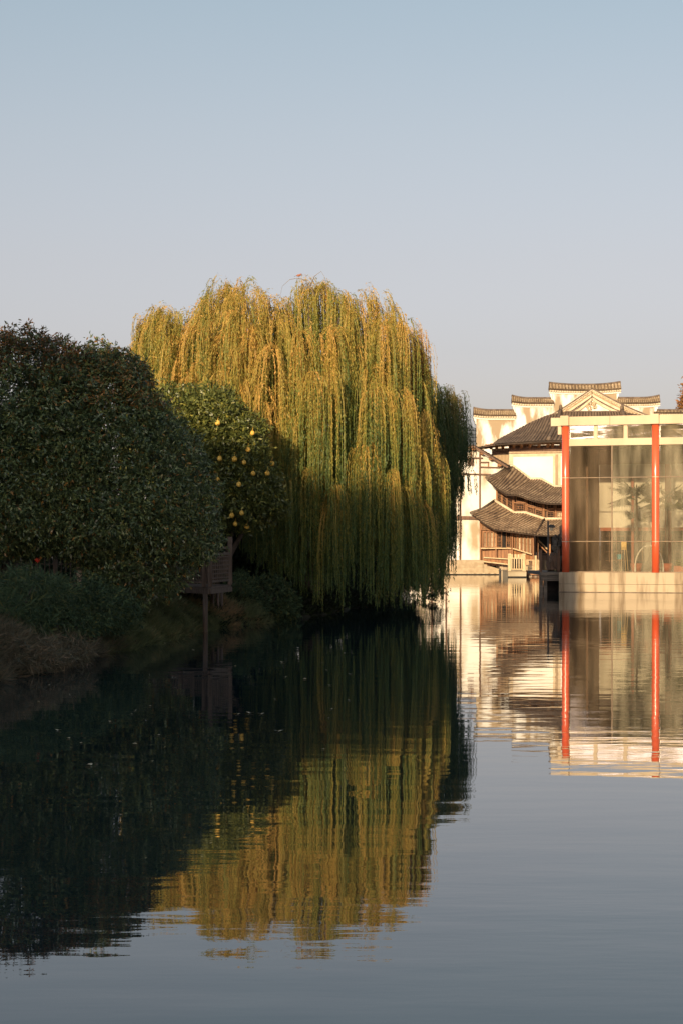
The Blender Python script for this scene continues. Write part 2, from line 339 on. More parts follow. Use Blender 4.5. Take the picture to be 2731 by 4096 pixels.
# ------------------------------------------------------------------ willows
def willow(root, cx, cy, rx, ry, prof, zlow, nspray, per, tipz, mat, tint0, seedlen=(2.6,5.4), trunk=None, floor=.25, spacing=.05, LL=.11, fountains=(), voids=()):
    """prof: list of (x, ztop)"""
    px = np.array([p[0] for p in prof]); pz = np.array([p[1] for p in prof])
    xl, xr = px[0], px[-1]
    # boughs: sprays gather round bough ends so that the curtain has lobes with gaps between them
    nb0 = max(8, nspray//7)
    bx = xl+(xr-xl)*((np.arange(nb0)+rng.uniform(0,1,nb0))/nb0); bph = rng.permutation(np.linspace(-.1, math.pi*.60, nb0)); bin_ = rng.choice([1.04,.97,.86,.74], nb0); bt = rng.normal(0,.2,nb0)
    bi = rng.integers(0, nb0, nspray)
    x = np.clip(bx[bi]+rng.normal(0,.26,nspray), xl, xr)
    zt = np.interp(x, px, pz)+rng.normal(0,.10,nspray)
    ph = bph[bi]+rng.normal(0,.07,nspray)                 # 0 = front, pi/2 = top
    back = rng.uniform(0,1,nspray) < .26; ph[back] = rng.uniform(math.pi*.5, math.pi, back.sum())
    b = ry*np.sqrt(np.clip(1-((x-cx)/(rx*1.05))**2, .12, 1))
    inner = bin_[bi]+rng.normal(0,.04,nspray); inner[rng.uniform(0,1,nspray) < .14] *= .65
    Y = cy-np.cos(ph)*b*inner
    z = zlow+(zt-zlow)*np.clip(np.sin(np.clip(ph,0,math.pi)),0,1)**.85*(.88+.12*inner)
    z = np.where(ph < .05, zlow+rng.uniform(-1.0,.6,nspray), z)
    pxs = CX+x*F/Y; pys = HZ-(z-EYE)*F/Y
    for (a0,a1,b0_,b1) in voids:
        mk = (pxs > a0)&(pxs < a1)&(pys > b0_)&(pys < b1)&(ph < math.pi*.5)
        Y = np.where(mk, cy-np.cos(ph)*b*.45, Y)
    fl_ = np.zeros(nspray)
    if len(fountains):
        fx = np.array(fountains, float); rep = 3
        k_ = len(fx)*rep; q = np.repeat(fx, rep, 0)+rng.normal(0,.07,(k_,3))
        x = np.r_[x, q[:,0]]; Y = np.r_[Y, q[:,1]]; z = np.r_[z, q[:,2]]; ph = np.r_[ph, np.full(k_, .15)]; bi = np.r_[bi, rng.integers(0,nb0,k_)]
        fl_ = np.r_[fl_, np.ones(k_)]; nspray += k_
    # strands: every spray is split in a few tight bunches that hang together
    sub = 3; n = nspray*per
    sid = np.repeat(np.arange(nspray), per)
    bunch = sid*sub+rng.integers(0, sub, n); nb_ = nspray*sub
    fb_ = np.repeat(fl_, sub); boff = rng.normal(0,1,(nb_,3))*np.array([.22,.22,.12])*(1-.75*fb_)[:,None]
    o = np.stack([x,Y,z], 1)[sid]+boff[bunch]+rng.normal(0,1,(n,3))*np.array([.045,.045,.07])
    bdir = rng.normal(0,.6,(nb_,3))*np.array([1,1,0])*(1+.8*fb_)[:,None]
    outd = np.stack([(x-cx)/rx*.8, -np.cos(ph), np.zeros(nspray)], 1)[sid]+bdir[bunch]+rng.normal(0,.14,(n,3))*np.array([1,1,0])
    outd = unit(outd)
    edge = np.minimum(o[:,0]-xl, xr-o[:,0])
    reach = (rng.uniform(.15,.8,nb_)[bunch])*rng.uniform(.85,1.15,n)*np.clip(.45+edge*.5,.45,1)
    tz = tipz(o[:,0])+rng.gamma(1.6,.35,nb_)[bunch]-.2+rng.normal(0,.25,nspray)[sid]
    Ls = np.minimum(o[:,2]-np.maximum(tz, floor)+reach*.3, rng.uniform(*seedlen, nb_)[bunch])*rng.uniform(.62,1.0,n)**.7
    Ls = np.maximum(Ls, .9)
    sway = rng.uniform(0,6.28,nb_)[bunch]+rng.normal(0,.5,n); swd = rng.normal(0,.05,(nb_,2))[bunch]+rng.normal(0,.012,(n,2)); swf = rng.uniform(.7,1.6,n)
    def path(s, i):
        r = reach[i]; e = 1-np.exp(-s/(r*.9)); up = .42*r*(1-np.exp(-s/(.35*r)))
        p = np.empty((len(i),3))
        p[:,0] = o[i,0]+outd[i,0]*r*e+swd[i,0]*np.sin(s*swf[i]+sway[i])
        p[:,1] = o[i,1]+outd[i,1]*r*e+swd[i,1]*np.sin(s*swf[i]+sway[i])
        p[:,2] = o[i,2]+up-s*(1-np.exp(-s/(.7*r)))
        return p
    gold = np.clip(tint0+bt[bi[sid]]+rng.normal(0,.22,nb_)[bunch]+rng.normal(0,.08,n)+.12*fl_[sid], 0, 1)
    # leaves
    cnt = (Ls/spacing).astype(int); ii = np.repeat(np.arange(n), cnt)
    kk = np.concatenate([np.arange(c) for c in cnt]); s = (kk+rng.uniform(0,1,len(kk)))*spacing
    frac = s/Ls[ii]
    keep = rng.uniform(0,1,len(kk)) < np.clip(.25+frac*1.6, 0, 1)      # bare golden twigs near the top, leafier below
    ii = ii[keep]; s = s[keep]; frac = frac[keep]
    p = path(s, ii); p2 = path(s+.03, ii); tg = unit(p2-p)
    rad = rng.normal(size=p.shape); d = tg*1.0+unit(rad)*rng.uniform(.25,.75,(len(p),1))
    V = leaves(p, d, LL*rng.uniform(.7,1.2,len(p)), .029*rng.uniform(.7,1.3,len(p)), .1)
    T = np.clip(gold[ii]*.72+(.40-frac*.85)*.55+rng.normal(0,.11,len(ii))+np.clip((p[:,2]-6.4)*.075,-.38,.13), 0, 1)  # gold above fades to green; the lower curtain's shade is coloured in
    quads('foliage', V, T, mat, root)
    # twigs as thin ribbons
    seg = 10; idx = np.arange(n); Q = []
    prev = path(np.zeros(n), idx)
    wv = unit(np.stack([np.cos(sway), np.sin(sway)*.5, np.zeros(n)],1))*.006
    for k in range(1, seg+1):
        cur = path(Ls*(k/seg)**1.3, idx); Q.append(np.stack([prev-wv, prev+wv, cur+wv*.8, cur-wv*.8], 1)); prev = cur
    quads('twigs', np.concatenate(Q), np.concatenate([np.clip(gold*.3+.66-.6*(k/seg)**1.2,0,1) for k in range(seg)]), mat, root)
    if trunk is not None:
        t = MB(); tops = []
        for k in range(9):
            xx = np.interp(k, [0,8],[xl+.8, xr-.8]); tops.append((xx, cy+random.uniform(-1.5,1.5), float(np.interp(xx, px, pz))-.9))
        b0 = Vector(trunk); fork = b0+Vector((.1,.1,2.2))
        t.tube([b0+Vector((0,0,-.3)), b0+Vector((.03,0,.8)), fork], [.42,.34,.30], 10)
        for q in tops:
            q = Vector(q); mid = fork.lerp(q,.5)+Vector((0,0,.7))
            t.tube([fork-Vector((0,0,.2)), fork.lerp(mid,.5)+Vector((0,0,.15)), mid, q], [.2,.15,.10,.03], 7)
        t.build('trunk', 'bark', root, True)
D0 = 71.0
outl = [(545,1340),(575,1280),(620,1225),(665,1195),(700,1190),(745,1250),(790,1265),(835,1215),(870,1160),(960,1108),(1010,1130),(1055,1155),(1100,1215),(1150,1180),(1200,1110),(1250,1100),(1300,1135),(1350,1165),(1395,1200),(1450,1165),(1510,1180),(1550,1200),(1590,1245),(1620,1290),(1650,1285),(1672,1310),(1685,1400)]
prof = [(X(a, D0), Z(b+12, D0)) for a, b in outl]
wt = thing('willow_tree', 'large weeping willow with sunlit golden green strands trailing over the pond', 'tree', (-1.2,73,1.0), 'weeping willows on the bank')
def tip_main(x):
    return np.interp(x, [X(500,D0),X(1000,D0),X(1080,D0),X(1200,D0),X(1350,D0),X(1500,D0),X(1650,D0),X(1750,D0)], [3.0,2.3,1.3,.45,.4,.3,.05,.1])
willow(wt, (prof[0][0]+prof[-1][0])/2, D0+.4, (prof[-1][0]-prof[0][0])/2, 4.9, prof, 4.1, 560, 17, tip_main, 'willow', .42, trunk=(-1.2,73,1.0), floor=.12, seedlen=(2.8,6.0), voids=[(1405,1485,1300,1640),(1125,1170,1400,1900),(1030,1070,1600,1900),(1555,1595,1800,2150),(1260,1300,1200,1400),(1480,1500,1900,2200),(880,930,1250,1500)],
       fountains=[(X(a_,d_),d_,Z(b_,d_)) for a_,b_,d_ in [(1240,1510,66.6),(1320,1500,66.4),(1500,1565,66.6),(1545,1580,66.8),(1620,1575,67.4),(1430,1830,66.4),(1485,1800,66.6),(1200,1330,68),(1400,1255,69),(1530,1300,68.4),(1590,1300,69),(900,1350,69),(1010,1330,68.4),(700,1360,70),(800,1330,69.5),(1100,1400,67.6),
         (1750,1840,70.5),(1740,1900,70),(1665,1820,68.2),(1700,1660,69.4),(1690,1750,69.5),(1730,1760,71.5),(1640,1900,67.6),(1600,1960,67),(1560,1900,66.6),(1340,1960,66.4),(1240,1900,66.5),(1150,1880,67),(1670,2000,67.8),(1710,2020,69.5),(1755,1980,71.5)]])
# low inner curtain near the right, hanging almost to the water
D1 = 84.0
prof2 = [(X(1540,D1),Z(1500,D1)),(X(1620,D1),Z(1450,D1)),(X(1690,D1),Z(1490,D1)),(X(1730,D1),Z(1520,D1)),(X(1765,D1),Z(1560,D1)),(X(1800,D1),Z(1575,D1)),(X(1822,D1),Z(1595,D1)),(X(1836,D1),Z(1660,D1))]
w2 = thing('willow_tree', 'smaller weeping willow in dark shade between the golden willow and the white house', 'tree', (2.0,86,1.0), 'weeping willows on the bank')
willow(w2, X(1700,D1), D1+.6, 2.0, 2.4, prof2, 5.0, 170, 15, lambda x: np.interp(x, [X(1600,D1),X(1760,D1),X(1790,D1),X(1803,D1),X(1870,D1)], [.3,.5,1.2,5.2,5.8]), 'willow_shade', .25, (3.5,7.5), trunk=(2.0,86,1.0), LL=.12)

# bird on the topmost twig
bp = P(1196,1103,70.6)
bt = thing('bird', 'small reddish brown bird perched on the highest willow twig against the sky', 'bird', bp)
t = MB(); prof_b = [(-.085,.0,.012),(-.06,.005,.03),(-.02,.01,.042),(.03,.02,.042),(.06,.04,.03),(.075,.055,.026),(.095,.058,.018),(.105,.057,.004)]
t.tube([bp+Vector((a,0,b)) for a,b,_ in prof_b], [r for *_, r in prof_b], 12); t.build('body', 'bird', bt, True)
t = MB(); t.hexa([bp+Vector((-.07,-.012,.012)),bp+Vector((-.07,.012,.012)),bp+Vector((-.17,.02,-.035)),bp+Vector((-.17,-.02,-.035))],[bp+Vector((-.07,-.012,.022)),bp+Vector((-.07,.012,.022)),bp+Vector((-.17,.02,-.028)),bp+Vector((-.17,-.02,-.028))]); t.build('tail', 'birdgrey', bt)
t = MB(); t.tube([bp+Vector((.10,0,.056)), bp+Vector((.125,0,.050))], [.006,.001], 6); t.build('beak', 'iron', bt)
for dy in (-.012,.012):
    t = MB(); t.tube([bp+Vector((.0,dy,-.02)), bp+Vector((.006,dy,-.06))], .003, 5); t.build('leg', 'iron', bt)
# the twigs it stands on (part of the willow)
t = MB()
t.tube([P(1262,1185,70.8), P(1245,1150,70.7), P(1222,1122,70.6), P(1196,1112,70.6), P(1160,1118,70.6), P(1130,1145,70.6), P(1122,1180,70.6)], [.03,.022,.016,.011,.008,.005,.003], 6)
t.tube([P(1240,1150,70.7), P(1258,1105,70.7), P(1285,1085,70.7), P(1300,1110,70.7), P(1305,1160,70.7)], [.02,.012,.008,.005,.003], 6)
t.build('top_twig', 'barkpale', wt, True)

# ------------------------------------------------------------------ osmanthus trees on the left bank
def el(px, py, D, rx, ry, dy=None):
    s = D/F; return (X(px,D), D, Z(py,D), rx*s, (dy if dy else max(rx,ry)*s*.85), ry*s)
def bumpy(lumps, n, r0, r1):
    out = list(lumps)
    for _ in range(n):
        cx,cy,cz,rx,ry,rz = random.choice(lumps); a = random.uniform(0,2*math.pi); b = random.uniform(-.9,.9)
        u = Vector((math.cos(a)*math.sqrt(1-b*b), -abs(math.sin(a))*math.sqrt(1-b*b)*.8, b)); r_ = random.uniform(r0,r1)
        out.append((cx+u.x*(rx-r_*.45), cy+u.y*(ry-r_*.45), cz+u.z*(rz-r_*.5), r_, r_, r_*.72))
    return out
ot = thing('osmanthus_tree', 'tall rounded osmanthus at the left edge with its top coloured rust for sunlight', 'tree', (X(30,53),53,1.2), 'osmanthus trees on the left bank')
V, T = cloud(bumpy([el(80,1725,50.5,320,395), el(-260,1780,50.5,330,430), el(-60,2000,50.5,420,240)],26,.45,.8), 36, 9, .13, .046, layers=(1.0,.93,.84,.7,.5))
hi = (V[:,0,2] > Z(1560,52)) & (rng.uniform(0,1,len(V)) < np.clip((V[:,0,2]-Z(1560,52))/1.0,0,.8))
quads('foliage', V[~hi], T[~hi], 'osman', ot); quads('sun_tinted_top_foliage', V[hi], T[hi], 'osman_sun', ot)
t = MB(); tree_trunk(t, (X(30,53),53,1.1), [(X(60,52),52,5.5),(X(-160,52),52,5),(X(180,52),51.5,5)], .16); t.build('trunk', 'bark', ot, True)
D2 = 51.2
ot2 = thing('osmanthus_tree', 'dark green dome shaped osmanthus in front of the pomelo tree', 'tree', (X(322,50.6),50.6,1.2), 'osmanthus trees on the left bank')
L2 = [el(360,1815,D2,325,410,2.0), el(555,2000,D2,305,390,1.9), el(110,1975,D2-.4,400,235,2.0), el(430,2050,D2-.5,380,180,1.9), el(250,1830,D2-.6,260,260,1.9), el(660,2050,D2,170,170,1.3), el(420,1640,D2+.2,180,225,1.4)]
V, T = cloud(bumpy(L2,44,.42,.78), 29, 9, .13, .045, layers=(1.0,.94,.86,.74,.55))
hi = (V[:,0,2] > Z(1640,D2)) & (rng.uniform(0,1,len(V)) < .28)
T = np.where(hi, rng.uniform(.88,1,len(V)), T)  # extra rust tone colours sunlight onto the dome top
quads('foliage', V, T, 'osman', ot2)
t = MB(); b0 = Vector((X(322,50.6),50.6,1.0)); t.tube([b0, b0+Vector((-.02,0,.7)), b0+Vector((-.05,.1,1.6))], [.085,.075,.07], 10)
tree_trunk(t, b0+Vector((-.05,.1,1.4)), [(X(360,D2),D2,4.5),(X(560,D2),D2,4),(X(150,D2),D2,4)], .07); t.build('trunk', 'barkpale', ot2, True)

# ------------------------------------------------------------------ pomelo tree
pt = thing('pomelo_tree', 'pomelo tree with big glossy leaves and round yellow fruit beside the willow', 'tree', (X(860,64),64,1.1))
LP = [el(880,1715,63,95,160,1.2), el(700,1720,63.4,150,170,1.4), el(800,1690,63.2,110,130,1.2), el(965,1800,63,95,150,1.1), el(985,1930,63,125,150,1.2), el(920,2020,63,200,105,1.3), el(830,1880,63,200,190,1.3), el(1075,1985,62.8,55,70,.7)]
V, T = cloud(bumpy(LP,22,.25,.48), 22, 8, .15, .060, droop=.15, spread=.16, rough_amp=.16)
quads('foliage', V, T, 'pomelo_leaf', pt)
t = MB(); tree_trunk(t, (X(860,64),64,.9), [(X(880,63),63,5),(X(740,63),63,5),(X(1010,63),63,4.5),(X(1050,63),63,4)], .12); t.build('trunk', 'bark', pt, True)
for a, b in [(710,500),(1073,605),(1025,778),(730,873),(885,878),(985,912),(1080,1028),(1227,1026),(1275,925),(707,1090),(932,1143),(640,1303),(728,1355),(857,1467),(960,1443),(893,1557),(1015,1585)]:
    px = 600+.3827*a; py = 1500+.3827*b; yf = 99
    for (cx,cy,cz,rx,ry,rz) in LP:
        e = 1-((X(px,cy)-cx)/rx)**2-((Z(py,cy)-cz)/rz)**2
        if e > 0: yf = min(yf, cy-ry*math.sqrt(e))
    if yf > 90: yf = 62.6
    c = P(px, py, yf-.16); r = .078+random.uniform(-.008,.01)
    t = MB(); k = 9
    t.tube([c+Vector((0,0,r*1.08*math.cos(math.pi*i/k))) for i in range(k+1)], [max(.004, r*math.sin(math.pi*i/k)*(1-.08*math.cos(math.pi*i/k))) for i in range(k+1)], 14)
    t.tube([c+Vector((0,0,r*1.1)), c+Vector((.02,.1,r*1.1+.12))], .006, 5)
    t.build('pomelo_fruit', 'pomelo', pt, True)

# ------------------------------------------------------------------ undergrowth
def shrub(label, lumps, dens, per, L, W, mat, group=None, droop=.3, stem=True, name='shrub', zmin=0.02, cat='shrub', kind=None, amp=.14):
    c = lumps[0]
    r = thing(name, label, cat, (c[0], c[1], max(0.05, c[2]-c[5])), group)
    V, T = cloud(bumpy(lumps, 5*len(lumps), lumps[0][5]*.35, lumps[0][5]*.75) if cat == 'shrub' else lumps, dens, per, L, W, droop=droop, spread=.10, layers=(1.02,.92,.78), zmin=zmin, rough_amp=amp)
    quads('foliage', V, T, mat, r)
    t = MB()
    for k in range(5):
        t.tube([(c[0]+random.uniform(-.1,.1), c[1]+random.uniform(-.1,.1), max(.02, c[2]-c[5])), (c[0]+random.uniform(-.6,.6)*c[3], c[1]+random.uniform(-.5,.5)*c[4], c[2]+.4*c[5])], [.025,.008], 5)
    t.build('stem', 'bark', r)
    return r
shrub('low spreading dark shrub in the corner at the left edge of the bank', [el(40,2390,42,230,110,1.6), el(-60,2480,40.5,220,120,1.3)], 17, 9, .24, .022, 'shrub', 'shrubs along the left bank')
shrub('mounded dark shrub below the osmanthus trunk reaching toward the water', [el(240,2430,44.5,250,122,1.5), el(430,2450,46.5,130,90,1.1), el(160,2500,42,230,90,1.3)], 15, 9, .125, .038, 'shrub', 'shrubs along the left bank')
shrub('tangle of dry brown brush at the waterline in the lower left', [el(60,2620,39,210,70,1.3), el(250,2610,41,110,60,.9), el(-120,2600,38.5,160,80,1.0)], 18, 8, .26, .016, 'brush', 'shrubs along the left bank', name='brush')
shrub('rounded leafy bush at the water edge right of the wooden deck', [el(1070,2380,65.5,95,75,.8), el(1120,2430,65.6,60,50,.6), el(1010,2420,64.5,60,50,.6)], 20, 8, .13, .055, 'shrub', 'shrubs along the left bank')
shrub('small bush behind the reddish grass next to the deck posts', [el(960,2340,63.5,55,50,.6)], 26, 8, .09, .035, 'shrub', 'shrubs along the left bank')
shrub('low shrub under the willow at the far end of the left bank', [el(1330,2370,80,260,90,1.6), el(1560,2370,88,200,80,1.6)], 16, 7, .12, .045, 'backtree', 'shrubs along the left bank')
# dark evergreens that close the view behind the pomelo and the willow
bk = [('dark evergreen mass behind the pomelo tree and deck', [el(760,2150,72,260,170,1.8), el(1000,2180,74,220,170,1.8)]),
      ('dark evergreen mass behind the middle of the willow', [el(1230,2120,86,240,330,2.0), el(1450,2120,90,200,330,2.0)]),
      ('dark evergreen mass behind the right of the willow', [el(1560,2150,104,110,230,2.0), el(1540,2300,100,110,90,1.6)])]
for lab, lm in bk:
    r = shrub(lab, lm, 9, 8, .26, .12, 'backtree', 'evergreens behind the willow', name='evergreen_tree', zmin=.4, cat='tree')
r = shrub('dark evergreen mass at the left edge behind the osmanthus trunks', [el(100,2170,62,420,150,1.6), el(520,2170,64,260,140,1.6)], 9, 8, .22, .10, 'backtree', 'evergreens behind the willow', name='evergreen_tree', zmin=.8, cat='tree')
# red flower at the foot of the osmanthus
fp = P(152,2252,44.0)
r = thing('red_flower', 'small red flower glowing in the dark shrubs under the osmanthus', 'flower', fp)
for k in range(7):
    a = k*.9; b0 = np.array([[fp.x,fp.y,fp.z]]); d = np.array([[math.cos(a)*.6, -.3, .8+.2*math.sin(a)]])
    quads('petal', leaves(b0, d, .12, .045), np.array([.5]), 'flower', r)
t = MB(); t.tube([fp, fp-Vector((.02,0,.5))], .006, 5); t.build('stem', 'bark', r)

# grass on the bank: blades leaning toward the water
n = 46000
y = rng.uniform(45.5, 66, n); d = np.abs(rng.normal(0,.8,n))+rng.uniform(0,1.3,n)*rng.integers(0,2,n)-.08
sx = np.interp(y, [s[0] for s in shore], [s[1] for s in shore])-d+.15*np.sin(y*2.3)
z = np.interp(d, ds, hs); z += (.10*np.sin(y*1.7+d*2)+.07*np.sin(y*3.9-d*3))*np.clip(z,0,1)
b = np.stack([sx,y,z-.02],1)
clump = .5+.5*np.sin(y*4.1+d*5.0)*np.sin(y*1.3+2)
dd = np.stack([rng.uniform(.1,.9,n), rng.normal(-.25,.35,n), rng.uniform(.2,.9,n)],1)
V = leaves(b, dd, rng.uniform(.12,.34,n)*(.4+1.0*clump), .022, .1)
T = np.clip(clump*.45+rng.uniform(0,.4,n)+(np.exp(-((y-61.5)/1.5)**2))*.4,0,1)
quads('grass', V, T, 'grass', None); tag(bpy.data.objects['grass'], 'short rough grass covering the sloping bank beside the deck', 'grass', kind='stuff')
n = 30000
y = rng.uniform(36, 47, n); d = np.abs(rng.normal(0,.9,n))
sx = np.interp(y, [s[0] for s in shore], [s[1] for s in shore])-d+.15*np.sin(y*2.3)
z = np.interp(d, ds, hs); b = np.stack([sx,y,z],1)
dd = np.stack([rng.uniform(-.2,1.2,n), rng.normal(-.3,.6,n), rng.uniform(-.1,.7,n)],1)
V = leaves(b, dd, rng.uniform(.12,.40,n), .010, .1)
quads('weeds', V, rng.uniform(0,.9,n), 'brush', None); tag(bpy.data.objects['weeds'], 'dry straggling weeds at the foot of the dark shrubs', 'weeds', kind='stuff')
n = 26000
y = rng.uniform(60, 108, n); d = np.abs(rng.normal(0,2.2,n))
sx = np.interp(y, [q[0] for q in shore], [q[1] for q in shore])-d+.15*np.sin(y*2.3); z = np.interp(d, ds, hs)
b = np.stack([sx,y,z],1); dd = np.stack([rng.normal(.4,.7,n), rng.normal(-.5,.5,n), rng.uniform(.1,1.1,n)],1)
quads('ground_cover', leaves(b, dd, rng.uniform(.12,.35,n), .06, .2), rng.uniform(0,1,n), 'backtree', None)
tag(bpy.data.objects['ground_cover'], 'dark ground cover on the bank under the willow', 'ground cover', kind='stuff')
def tuft(px, py, D, lab, nb, L, tint, name='grass_tuft'):
    c = P(px,py,D); b = np.tile(np.array([[c.x,c.y,c.z]]),(nb,1))+rng.normal(0,.07,(nb,3))*np.array([1,1,.1])
    Q = []; dir0 = unit(np.stack([rng.normal(.15,.5,nb), rng.normal(-.2,.4,nb), rng.uniform(.8,1.4,nb)],1)); LLn = rng.uniform(.5,1,nb)*L
    p = b.copy(); d0 = dir0.copy(); wv = unit(np.cross(d0, np.array([0,1,0.])))
    for k in range(5):
        q = p+d0*(LLn/5)[:,None]; w0 = .006*(1-k/5); w1 = .006*(1-(k+1)/5)+.0005
        Q.append(np.stack([p-wv*w0, p+wv*w0, q+wv*w1, q-wv*w1],1)); p = q; d0 = unit(d0+np.array([0,0,-.28])+d0*np.array([.15,.1,0]))
    o = quads(name, np.concatenate(Q), np.tile(np.clip(rng.normal(tint,.12,nb),0,1),5), 'grass', None)
    tag(o, lab, 'grass tuft', 'grass tufts by the deck')
tuft(905,2470,61.5,'tuft of long reddish grass just right of the deck posts',160,.75,.95)
tuft(1000,2470,62.8,'tuft of long green grass against the round bush',160,.85,.35)
tuft(850,2500,59.5,'low green grass tuft directly under the deck corner',140,.55,.3)

# ------------------------------------------------------------------ left wooden deck with lattice rail
dk = thing('wooden_deck', 'weathered wooden deck on poles with a tall lattice rail jutting from the bank', 'deck', (X(838,57),57,1.2))
A = Vector((X(838,57),57,0)); B = Vector((X(926,60.2),60.2,0)); Cc = Vector((X(640,59.5),59.5,0)); Dd = B+(Cc-A)
zd = Z(2348,57)
t = MB(); t.hexa([p+Vector((0,0,zd-.05)) for p in (A,B,Dd,Cc)], [p+Vector((0,0,zd)) for p in (A,B,Dd,Cc)]); t.build('deck_boards', 'wood_grey', dk)
def beam(t, p, q, z0, z1, w):
    p = Vector(p); q = Vector(q); d = (q-p); d.z = 0; s = Vector((-d.y,d.x,0)).normalized()*(w/2)
    t.hexa([Vector((v.x,v.y,z0)) for v in (p-s,p+s,q+s,q-s)], [Vector((v.x,v.y,z1)) for v in (p-s,p+s,q+s,q-s)])
t = MB(); beam(t, A, B, zd-.20, zd-.055, .07); beam(t, A, Cc, zd-.20, zd-.055, .07); t.build('fascia', 'wood_grey', dk)
def rpost(p, top, w=.13):
    t = MB(); t.box(p.x-w/2,p.x+w/2,p.y-w/2,p.y+w/2,zd+.002,top-.22); t.box(p.x-w*.42,p.x+w*.42,p.y-w*.42,p.y+w*.42,top-.22,top-.19)
    t.box(p.x-w*.52,p.x+w*.52,p.y-w*.52,p.y+w*.52,top-.19,top); return t.build('rail_post', 'wood_grey', dk)
pa = A.lerp(B,.04); pb = B.lerp(A,.06)
rpost(pa, Z(2147,57.2)-.03); rpost(pb, Z(2147,59.9)); pc = A.lerp(Cc,.10); rpost(pc, Z(2200,57.3)); pd = A.lerp(Cc,.55); rpost(pd, Z(2225,58.3))
def lattice3(t, p, q, z0, z1, nx, nz, w=.03):
    beam(t, p, q, z0, z0+.06, .05); beam(t, p, q, z1-.07, z1, .07)
    for k in range(1,nz): zz = z0+(z1-z0)*k/nz; beam(t, p, q, zz-w/2, zz+w/2, .028)
    for k in range(1,nx):
        c = p.lerp(q,k/nx); t.box(c.x-w/2,c.x+w/2,c.y-.019,c.y+.019,z0+.06,z1-.07)
t = MB(); e0 = pa.lerp(pb,.07); e1 = pb.lerp(pa,.07); lattice3(t, e0, e1, zd+.12, zd+.98, 9, 7); beam(t, e0, e1, zd+1.08, zd+1.16, .07); t.build('rail_panel', 'wood_grey', dk)
t = MB(); lattice3(t, pa.lerp(pc,.25), pc.lerp(pa,.25), zd+.1, zd+.85, 2, 6); t.build('rail_panel', 'wood_grey', dk)
t = MB(); lattice3(t, pc.lerp(pd,.06), pd.lerp(pc,.06), zd+.1, zd+.5, 10, 4); t.build('rail_panel', 'wood_grey', dk)
for q, r_ in ((A+Vector((-.12,.1,0)),.07),(Vector((X(852,60.6),60.6,0)),.05),(Vector((X(872,61.2),61.2,0)),.05),(Vector((X(888,61.6),61.6,0)),.045),(A.lerp(Cc,.6)+Vector((.1,.9,0)),.05)):
    t = MB(); t.tube([(q.x,q.y,-.5),(q.x,q.y,zd-.2)], r_, 10); t.build('pole', 'wood_grey', dk, True)
# dim fences further back on the bank
def fence_row(label, p, q, z0, z1, nposts, nx, nz, mat):
    r = thing('lattice_fence', label, 'fence', p, 'dark fences behind the bank shrubs')
    p = Vector(p); q = Vector(q)
    for k in range(nposts):
        c = p.lerp(q, k/(nposts-1)); t = MB(); t.box(c.x-.06,c.x+.06,c.y-.06,c.y+.06,z0,z1+.08); t.build('post', mat, r)
    t = MB()
    for k in range(nposts-1):
        a = p.lerp(q,(k+.03)/(nposts-1)); b = p.lerp(q,(k+.97)/(nposts-1)); lattice3(t, a, b, z0+.1, z1-.08, nx, nz, .025)
    t.build('lattice', mat, r)
fence_row('dark wooden fence seen at the left edge behind the osmanthus trunk', (X(-100,56),56,0), (X(380,57.5),57.5,0), 1.0, Z(2185,56.5), 4, 8, 3, 'wood_grey')
fence_row('low lattice fence under the dome shaped osmanthus left of the deck', (X(470,60.5),60.5,0), (X(770,61),61,0), Z(2325,60), Z(2235,60), 3, 14, 6, 'wood_grey')

